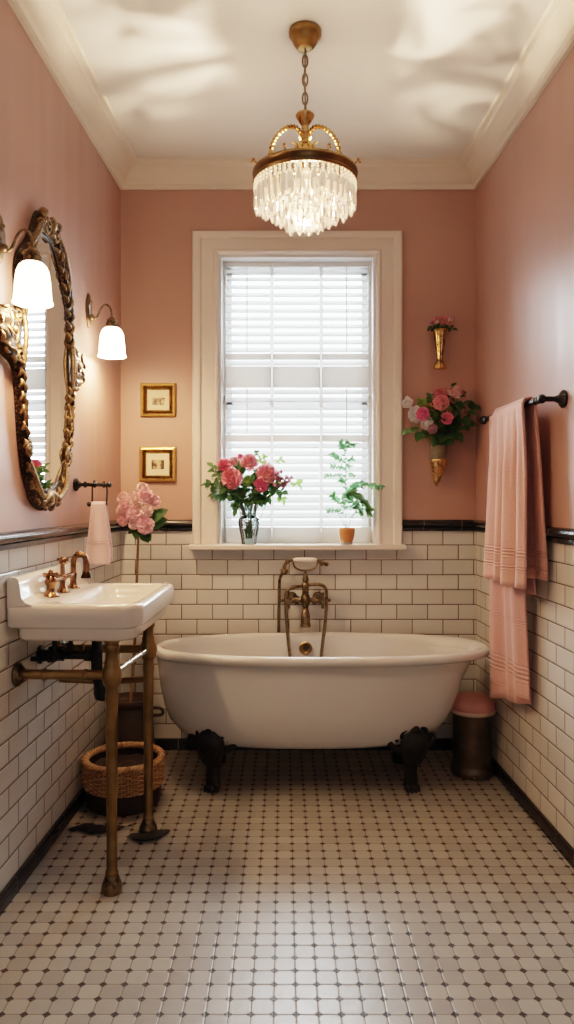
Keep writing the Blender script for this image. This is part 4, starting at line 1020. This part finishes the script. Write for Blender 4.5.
# --- rose tree behind the sink
TX, TY = -.735, 3.50
rt = thing('potted_rose_tree', 'slender pink rose tree in a dark pot on the floor behind the sink', 'plant', (TX, TY, 0))
pt = MB().lathe([(.088, .001), (.100, .01), (.112, .12), (.110, .22), (.098, .30), (.092, .335), (.102, .345), (.106, .362), (.102, .375), (.094, .375), (.088, .345)], 36).build('pot', 'pot_dark', rt)
for s in (1,):
    MB().tube(catmull([(.095, 0, .325), (.14, 0, .322), (.155, 0, .305), (.145, 0, .29), (.100, 0, .288)], 5), .008, 8).build('pot_handle', 'pot_dark', pt)
MB().lathe([(.09, .34), (.09, .352)], 24).build('soil', 'soil', rt)
def RV(cx, cy, y=3.5): return at(60+cx/4.1, 460+cy/4.1, y)-Vector((TX, TY, 0))
MB().tube(catmull([(.0, 0, .34), (.02, 0, .65), RV(315, 495), RV(318, 400), RV(322, 310), RV(325, 240)], 6), [.008-.003*i/30 for i in range(31)], 8).build('trunk', 'bark', rt)
rg = random.Random(9); ls, tw = MB(), MB()
hub = RV(325, 270)
for i, (cx, cy, dy, r, mt) in enumerate(((262, 158, .02, .036, 'palepink'), (338, 118, .02, .034, 'palepink'), (350, 150, -.03, .044, 'blush'), (385, 170, -.01, .036, 'blush'), (300, 155, -.03, .034, 'palepink'), (268, 192, -.04, .036, 'blush'), (312, 178, -.06, .034, 'palepink'), (305, 222, -.07, .040, 'blush'),
        (356, 212, -.06, .032, 'palepink'), (350, 268, -.075, .046, 'blush'), (262, 246, -.03, .034, 'blush'), (304, 262, -.05, .030, 'palepink'), (250, 210, .0, .028, 'palepink'), (330, 240, -.05, .03, 'blush'))):
    c = RV(cx, cy, 3.5+dy); b = MB(); ruffle(b, c, (c-hub)+Vector((0, -.10, .02)), r, rg, 24); b.build('bloom', 'petal_'+mt, rt, auto=0); tw.tube([hub, (hub+c)/2+Vector((0, 0, .01)), c], .002, 5)
for cx, cy, dy, L, W in ((400, 235, -.04, .075, .030), (420, 250, .0, .07, .028), (440, 205, -.02, .055, .026), (455, 195, -.01, .05, .022), (395, 215, -.02, .06, .024), (350, 320, -.04, .06, .026), (365, 325, -.05, .05, .022), (318, 300, -.03, .06, .024), (405, 270, -.03, .06, .026), (230, 130, .0, .03, .008), (300, 290, .01, .05, .02), (375, 245, .0, .06, .025), (330, 130, .02, .04, .015), (285, 235, .02, .05, .02)):
    c = RV(cx, cy, 3.5+dy); d = (c-hub); leaf(ls, hub+d*.62, d+Vector((0, 0, .01)), Vector((0, -1, .6)), L, W, .15); tw.tube([hub, hub+d*.62], .0016, 5)
ls.build('leaves', 'leaf_dark', rt, auto=0); tw.build('twigs', 'stem', rt)

# --- wall vases right of the window
def WV(cx, cy, y): return at(395+cx/5.39, 305+cy/5.39, y)
wy = D-.05
o_ = WV(242, 240, wy); sv = thing('wall_vase', 'small fluted brass wall vase, upper of the two right of the window', 'vase', (o_.x, wy, o_.z))
zz = lambda cy: WV(0, cy, wy).z-o_.z
b = MB(); rs = []
for cy, r in ((345, .030), (338, .033), (325, .030), (312, .022), (300, .014), (285, .016), (268, .017), (240, .021), (200, .026), (165, .030), (142, .034), (134, .039), (136, .034)):
    rs.append([Vector((r*(1+.05*math.cos(10*2*PI*k/40))*math.cos(2*PI*k/40), r*(1+.05*math.cos(10*2*PI*k/40))*math.sin(2*PI*k/40), zz(cy))) for k in range(40)])
b.rings(rs); b.build('vase_body', 'brass_bright', sv)
MB().tube([(0, .02, zz(180)), (0, .05, zz(180))], .008, 8).build('wall_hook', 'brass', sv)
for i, (cx, cy, mt) in enumerate(((215, 78, 'dusty'), (240, 72, 'dusty'), (268, 74, 'rose'), (292, 82, 'blush'), (200, 98, 'mauve'), (228, 96, 'blush'), (256, 96, 'dusty'), (282, 102, 'dusty'), (308, 74, 'mauve'))):
    c = WV(cx, cy, wy-.012*(i > 3)); flower('rosebud', 'tiny dried pink rosebud packed in the small upper brass wall vase', 'flower', 'petal_'+mt, c, (c.x-o_.x, -.02, .06), .017, (o_.x, wy, WV(0, 150, wy).z), 'bud', 'rosebuds in the small brass wall vase', seed=60+i)
b = [foliage('leaf_sprig', 'dark leaf sprig at the rim of the small upper brass wall vase', [(o_.x, wy, WV(0, 150, wy).z), WV((242+cx)/2, 122, wy-.01), WV(cx, cy, wy-.01)], 6, .026, .008, 'leaf_dark', 'dark leaves in the small brass wall vase', 80+i, start=.4) for i, (cx, cy) in enumerate(((185, 128), (215, 122), (275, 122), (318, 128)))]

wy2 = D-.055; o_ = WV(236, 860, wy2)
cv = thing('wall_vase', 'cone shaped gilt wall vase with glass collar, lower one right of the window', 'vase', (o_.x, wy2, o_.z))
zz = lambda cy: WV(0, cy, wy2).z-o_.z
dx = lambda cx: (cx-236)/5.39*wy2/FL
b = MB(); rs = []
for cy, cx, r in ((978, 222, .003), (965, 224, .008), (945, 228, .016), (910, 233, .026), (870, 236, .035), (845, 236, .039), (838, 236, .041)):
    rs.append([Vector((dx(cx)+r*math.cos(2*PI*k/30), r*math.sin(2*PI*k/30), zz(cy)+.25*r*math.sin(2*PI*k/30)*0)) for k in range(30)])
b.rings(rs)
for k in range(80):
    t = rnd.random()**.7; a = rnd.uniform(0, 2*PI); r = .010+.030*t; cyv = 955-115*t
    b.ball((dx(226+10*t)+r*math.cos(a), r*math.sin(a), zz(cyv)), .0075, 6)
b.build('gilt_cone', 'brass_bright', cv)
MB().lathe([(.040, zz(842)), (.041, zz(800)), (.043, zz(756))], 30, cap0=False, cap1=False).build('glass_collar', translucent_mat('etched_glass', srgb(168, 160, 140), .25, 60, .5, .25), cv, solid=.002)
MB().lathe([(.0415, zz(846)), (.0435, zz(842)), (.0435, zz(836)), (.0415, zz(832))], 30).build('collar_band', 'brass_bright', cv)
MB().tube([(0, .03, zz(850)), (0, .055, zz(850))], .008, 8).build('wall_hook', 'brass', cv)
croot = Vector((o_.x, wy2, WV(0, 830, wy2).z))
def cr_(i): return croot+Vector((.018*math.cos(i*2.4), .018*math.sin(i*2.4), 0))
W = [('orchid', 'white orchid at the far upper left of the cone vase bouquet', 'petal_white', (70, 530), -.03, (-.6, -1, .2), 0.0375, 'bud'), ('orchid', 'white orchid beside the deep pink carnation in the cone vase bouquet', 'petal_white', (112, 590), -.05, (-.4, -1, 0), 0.0425, 'open'),
     ('orchid', 'white orchid drooping at the bottom of the cone vase bouquet', 'petal_white', (172, 640), -.07, (-.1, -1, -.3), 0.0350, 'open'), ('orchid', 'pale lilac orchid lowest in the cone vase bouquet', 'petal_lilac', (202, 668), -.075, (.1, -1, -.4), 0.0275, 'open'),
     ('carnation', 'deep pink carnation at the left of the cone vase bouquet', 'petal_hotpink', (150, 588), -.075, (-.2, -1, .1), 0.0375, 'ruffle'), ('rose', 'salmon pink rose in the centre of the cone vase bouquet', 'petal_peach', (248, 528), -.07, (0, -1, .3), 0.0450, 'ruffle'),
     ('rose', 'dusty coral rose at the top of the cone vase bouquet', 'petal_dusty', (240, 490), -.03, (-.1, -.6, 1), 0.0450, 'ruffle'), ('rose', 'pale pink rose at the upper right of the cone vase bouquet', 'petal_palepink', (318, 475), -.03, (.3, -.6, 1), 0.0425, 'ruffle'),
     ('carnation', 'dark rose carnation at the right of the cone vase bouquet', 'petal_rose', (280, 610), -.08, (.2, -1, 0), 0.0350, 'ruffle'), ('rose', 'small dusty pink rose at the right edge of the cone vase bouquet top', 'petal_dusty', (358, 482), -.02, (.6, -.6, .6), 0.0275, 'bud')]
for i, (nm, lb, mt, (cx, cy), dy, ax, r, kd) in enumerate(W):
    flower(nm, lb, 'flower', mt, WV(cx, cy, wy2+dy), ax, r, cr_(i), kd, seed=100+i)
GL = 'dark leaves filling the cone wall vase'; LL = 'dark green leaf sprig filling the middle of the cone vase bouquet'
def cfol(sd, pts, lb, mat='leaf_dark', n=8, L=.05, Wd=.016, y1=-.04):
    P = [cr_(sd)]+[WV(cx, cy, wy2+y1*(i+1)/len(pts)) for i, (cx, cy) in enumerate(pts)]
    foliage('leaf_sprig', lb, P, n, L, Wd, mat, GL if lb == LL else None, sd, start=.45)
cfol(201, [(170, 700), (75, 680)], 'broad green leaf sprig at the lower left of the cone vase bouquet', 'leaf_mid', 6, .06, .022, -.05)
cfol(202, [(200, 600), (130, 515)], 'light green leaf sprig at the upper left of the cone vase bouquet', 'leaf_light', 10, .04, .012)
cfol(203, [(300, 640), (440, 550)], 'long leaf sprig reaching furthest right from the cone vase bouquet', 'leaf_dark', 8, .06, .017)
cfol(204, [(300, 700), (400, 640)], 'dark leaf sprig at the lower right of the cone vase bouquet', 'leaf_dark', 8, .06, .02, -.06)
cfol(205, [(270, 560), (305, 435)], 'thin leaf sprig pointing up at the top of the cone vase bouquet', 'leaf_dark', 7, .04, .008)
cfol(206, [(290, 600), (370, 540)], LL, 'leaf_dark', 9, .055, .02, -.05)
cfol(207, [(250, 680), (210, 720)], LL, 'leaf_dark', 8, .05, .016, -.06)
cfol(208, [(250, 690), (290, 730)], LL, 'leaf_dark', 9, .055, .017, -.07)
cfol(209, [(260, 640), (250, 590)], LL, 'leaf_dark', 9, .055, .018, -.07)
cfol(210, [(230, 660), (200, 590)], LL, 'leaf_mid', 9, .05, .016, -.06)
cfol(211, [(280, 640), (330, 600)], LL, 'leaf_dark', 9, .055, .018, -.07)
cfol(212, [(220, 580), (185, 490)], 'mid green sprig between the orchids and the coral rose in the cone vase', 'leaf_mid', 9, .04, .012)
cfol(213, [(300, 560), (370, 470)], 'slim green sprig behind the pale pink rose in the cone vase', 'leaf_mid', 8, .035, .010)
cfol(214, [(260, 600), (270, 555)], LL, 'leaf_light', 6, .05, .012, -.085)
cfol(215, [(300, 690), (330, 690)], LL, 'leaf_dark', 8, .06, .018, -.06)

# ================================================================== TOWEL BAR AND TOWELS (right wall)
ry = 3.07; aR = SR
bar = thing('towel_bar', 'black metal towel bar fixed to the right wall above the tiles', 'towel bar', (XR(ry), ry, 1.697), aR)
bxx = -.085; ys0, ys1 = -.345, .375
b = MB(); b.tube([(bxx, ys0, 0), (bxx, ys1, 0)], .0105, 14)
for y in (ys0+.03, ys0+.06, ys1-.03): b.lathe([(.0105, -.01), (.0145, -.005), (.0145, .005), (.0105, .01)], 14, (bxx, y, 0), RX90)
b.ball((bxx, ys0, 0), .018, 12); b.lathe([(.012, -.008), (.020, -.004), (.020, .006), (.012, .010)], 16, (bxx, ys1+.01, 0), RX90)
b.build('rod', 'black_metal', bar)
for y in (ys0, ys1-.03):
    b = MB(); b.tube([(bxx, y, 0), (-.002, y, 0)], .0105, 12); b.lathe([(.034, -.001), (.034, -.008), (.028, -.014), (.016, -.022), (.012, -.034)], 24, (0, y, 0), Matrix.Rotation(R(-90), 3, 'Y').inverted())
    b.build('wall_mount', 'black_metal', bar)
def drape(name, label, mat, y0, y1, zf, zb, rbar, xf, xbk, folds, seed, slope=0, twist=0, flare=.02, group=None, thick=.008, dips=()):
    """cloth over the bar: front flap down to zf, back flap down to zb"""
    t = thing(name, label, 'towel', (XR(ry), ry, 0), aR, group)
    nu, nv = 64, 60; rows = []
    zt_ = 1.697
    lf, lb_ = zt_-zf, zt_-zb; arc = PI*rbar; tot = lf+lb_+arc
    for i in range(nu+1):
        s = tot*i/nu; row = []
        for j in range(nv+1):
            v = j/nv
            zfj = zf+slope*(1-v)
            if s < lf:
                k = 1-s/lf; z = zfj+(zt_-zfj)*(s/lf); x = bxx-rbar+(xf+rbar-bxx)*0-(k**1.1)*(bxx-rbar-xf)
            elif s < lf+arc:
                k = 0; a = PI*(s-lf)/arc; x = bxx-rbar*math.cos(a); z = zt_+rbar*math.sin(a)
            else:
                k = (s-lf-arc)/lb_; z = zt_-lb_*k; x = bxx+rbar+(k**1.1)*(xbk-bxx-rbar)
            y = y0+(y1-y0)*v
            y += (v-.5)*flare*2*min(1, k*1.1)
            w = 0
            for am, fr, ph in folds: w += am*math.sin(2*PI*(fr*v+ph)+.7*k)
            front = s < lf+arc*.5
            for v0, wd, dp in dips: w += dp*math.exp(-((v-v0-.05*k)/wd)**2)
            amp = (min(1, k*3)*.75+.12*k)
            x += w*amp*(1 if front else .45)+twist*(1-v)*k
            z += .004*math.sin(9*v+seed)*k
            row.append(Vector((x, y, z)))
        rows.append(row)
    MB().grid(rows).build('towel_cloth', mat, t, auto=0, solid=thick)
    return t
drape('bath_towel', 'short salmon pink bath towel with ribbed bands folded over the black bar', 'towel', -.215, .148, .972, 1.005, .025, -.128, -.034, [(.010, 1.6, .05), (.009, 3.3, .3), (.004, 6.1, .1)], 1, 0, 0, .035, thick=.010, dips=((.22, .045, .035), (.62, .03, .012)))
drape('bath_towel', 'long pink bath towel hanging beneath the short towel almost to the bin', 'towel_b', -.075, .235, .425, .93, .0142, -.088, -.062, [(.010, 1.3, .35), (.006, 3.1, .1)], 2, .06, .045, .015, thick=.007)

# ------------------------------------------------------------------ hand towel on its arm (left wall)
hy = 3.10; hz0 = 1.385
arm = thing('towel_hook', 'short black wall arm with a hanger, left of the pink rose tree', 'towel hook', (XL(hy), hy, hz0), aL)
b = MB(); b.lathe([(.027, .001), (.029, .006), (.026, .012), (.016, .018), (.012, .026)], 20, (0, 0, 0), RY90)
b.build('wall_rosette', 'black_metal', arm)
b = MB(); b.tube([(.015, 0, 0), (.145, 0, 0)], .0085, 12)
for x in (.045, .085, .125): b.lathe([(.0085, -.008), (.014, -.003), (.014, .003), (.0085, .008)], 12, (x, 0, 0), RY90)
b.ball((.147, 0, 0), .013, 10); b.tube([(.085, 0, 0), (.085, 0, .018)], .006, 8); b.build('arm', 'black_metal', arm)
zlow = -.083
b = MB(); b.tube([(.075, 0, -.003), (.075, 0, zlow)], .0035, 8); b.tube(catmull([(.130, 0, -.004), (.138, 0, -.015), (.138, 0, -.05), (.135, 0, zlow)], 5), .0035, 8); b.tube([(.062, 0, zlow), (.14, 0, zlow)], .0055, 8); b.ball((.062, 0, zlow), .011, 10); b.build('hanger', 'black_metal', arm)
ht = thing('hand_towel', 'small pale pink hand towel folded over the black hanger on the left wall', 'towel', (XL(hy), hy, 0), aL)
rows = []; ztop = hz0+zlow; lf, lb_ = .255, .24; rbar = .010; arc = PI*rbar; tot = lf+lb_+arc
for i in range(49):
    s = tot*i/48; row = []
    for j in range(29):
        v = j/28
        if s < lf: k = 1-s/lf; z = ztop-lf*k; y = -rbar-.008*k
        elif s < lf+arc: k = 0; a = PI*(s-lf)/arc; y = -rbar*math.cos(a); z = ztop+rbar*math.sin(a)
        else: k = (s-lf-arc)/lb_; z = ztop-lb_*k; y = rbar+.010*k
        x = .074+.060*v+(v-.5)*.045*min(1, k*1.3)
        y += .009*math.sin(2*PI*(1.4*v+.2))*min(1, 2.5*k)*(1 if s < lf else .5)
        row.append(Vector((x, y, z)))
    rows.append(row)
MB().grid(rows).build('towel_cloth', 'towel_c', ht, auto=0, solid=.006)

# ================================================================== LIGHT
w = bpy.data.worlds.new('overcast_day'); scene.world = w; w.use_nodes = True
wn = w.node_tree; bg = wn.nodes['Background']
tcw = wn.nodes.new('ShaderNodeTexCoord'); sxw = wn.nodes.new('ShaderNodeSeparateXYZ'); wn.links.new(tcw.outputs['Generated'], sxw.inputs[0])
crw = wn.nodes.new('ShaderNodeValToRGB'); crw.color_ramp.elements[0].position = .45; crw.color_ramp.elements[1].position = .62
crw.color_ramp.elements[0].color = (.55, .6, .6, 1); crw.color_ramp.elements[1].color = (.90, .96, 1, 1)
mpw = wn.nodes.new('ShaderNodeMath'); mpw.operation = 'MULTIPLY_ADD'; mpw.inputs[1].default_value = .5; mpw.inputs[2].default_value = .5
wn.links.new(sxw.outputs['Z'], mpw.inputs[0]); wn.links.new(mpw.outputs[0], crw.inputs[0]); wn.links.new(crw.outputs[0], bg.inputs['Color'])
bg.inputs['Strength'].default_value = 8.0
def area(name, loc, rot, sx, sy, e, c):
    l = bpy.data.lights.new(name, 'AREA'); l.shape = 'RECTANGLE'; l.size = sx; l.size_y = sy; l.energy = e; l.color = c
    o = bpy.data.objects.new(name, l); col.objects.link(o); o.location = loc; o.rotation_euler = rot
    return o
area('daylight', ((WX0+WX1)/2, D+.75, 2.15), (R(-78), 0, 0), 1.3, 1.9, 340, (.90, .96, 1))
area('doorway_light', (.1, Y0+.06, 1.7), (R(90), 0, 0), 1.3, 1.9, 5, (.94, .96, 1))  # added fill lamp behind the camera; the front wall has no opening
# chandelier: bulbs inside the basket, and an added lamp whose noise emission imitates cut-glass patches on the ceiling
for nm, z_, e in (('chandelier_light', RZ-.09, 18.0),):
    l = bpy.data.lights.new(nm, 'POINT'); l.energy = e; l.color = (1, .74, .48); l.shadow_soft_size = .05
    o = bpy.data.objects.new(nm, l); col.objects.link(o); o.parent = ch; o.location = (0, 0, hz(z_))
l = bpy.data.lights.new('refracted_light', 'POINT'); l.energy = 75; l.color = (1, .74, .48); l.shadow_soft_size = .012; l.use_nodes = True
n, lk = l.node_tree.nodes, l.node_tree.links; em = n['Emission']
tc = n.new('ShaderNodeTexCoord'); sx_ = n.new('ShaderNodeSeparateXYZ'); lk.new(tc.outputs['Normal'], sx_.inputs[0])
zpos = math_n(n, lk, 'MAXIMUM', sx_.outputs['Z'], .05)
u = math_n(n, lk, 'DIVIDE', sx_.outputs['X'], zpos); v = math_n(n, lk, 'DIVIDE', sx_.outputs['Y'], zpos)
cb = n.new('ShaderNodeCombineXYZ'); lk.new(u, cb.inputs[0]); lk.new(v, cb.inputs[1])
rr_ = math_n(n, lk, 'SQRT', math_n(n, lk, 'ADD', math_n(n, lk, 'MULTIPLY', u, u), math_n(n, lk, 'MULTIPLY', v, v)))
nz = n.new('ShaderNodeTexNoise'); nz.inputs['Scale'].default_value = 1.5; nz.inputs['Detail'].default_value = 2.5; nz.inputs['Distortion'].default_value = .9; lk.new(cb.outputs[0], nz.inputs['Vector'])
pat = n.new('ShaderNodeMapRange'); pat.inputs['From Min'].default_value = .38; pat.inputs['From Max'].default_value = .60; lk.new(nz.outputs['Fac'], pat.inputs['Value'])
ann = n.new('ShaderNodeMapRange'); ann.interpolation_type = 'SMOOTHSTEP'; ann.inputs['From Min'].default_value = .62; ann.inputs['From Max'].default_value = 1.0; lk.new(rr_, ann.inputs['Value'])
fade = n.new('ShaderNodeMapRange'); fade.interpolation_type = 'SMOOTHSTEP'; fade.inputs['From Min'].default_value = 2.6; fade.inputs['From Max'].default_value = 1.7; lk.new(rr_, fade.inputs['Value'])
up = math_n(n, lk, 'MULTIPLY', fade.outputs[0], math_n(n, lk, 'GREATER_THAN', sx_.outputs['Z'], .08))
st = math_n(n, lk, 'MULTIPLY', math_n(n, lk, 'MULTIPLY', pat.outputs[0], ann.outputs[0]), up)
lk.new(math_n(n, lk, 'ADD', st, .02), em.inputs['Strength'])
o = bpy.data.objects.new('refracted_light', l); col.objects.link(o); o.parent = ch; o.location = (.0, -.055, hz(RZ+.05))

# ================================================================== CAMERA AND COLOUR
cam = bpy.data.cameras.new('camera'); co = bpy.data.objects.new('camera', cam); col.objects.link(co)
co.location = (0, 0, CAMZ); co.rotation_euler = (R(90), 0, 0)
cam.sensor_width = 36; cam.lens = FL/1024*36; cam.shift_x = 3/1024; cam.shift_y = -12/1024; cam.clip_start = .02
scene.camera = co
scene.view_settings.view_transform = 'Filmic'; scene.view_settings.look = 'Medium High Contrast'; scene.view_settings.exposure = 0.28
cy = scene.cycles
cy.use_denoising = True; cy.max_bounces = 8; cy.diffuse_bounces = 5; cy.glossy_bounces = 4; cy.transmission_bounces = 6; cy.transparent_max_bounces = 24
cy.sample_clamp_indirect = 4.0; cy.caustics_reflective = False; cy.caustics_refractive = False; cy.blur_glossy = .6
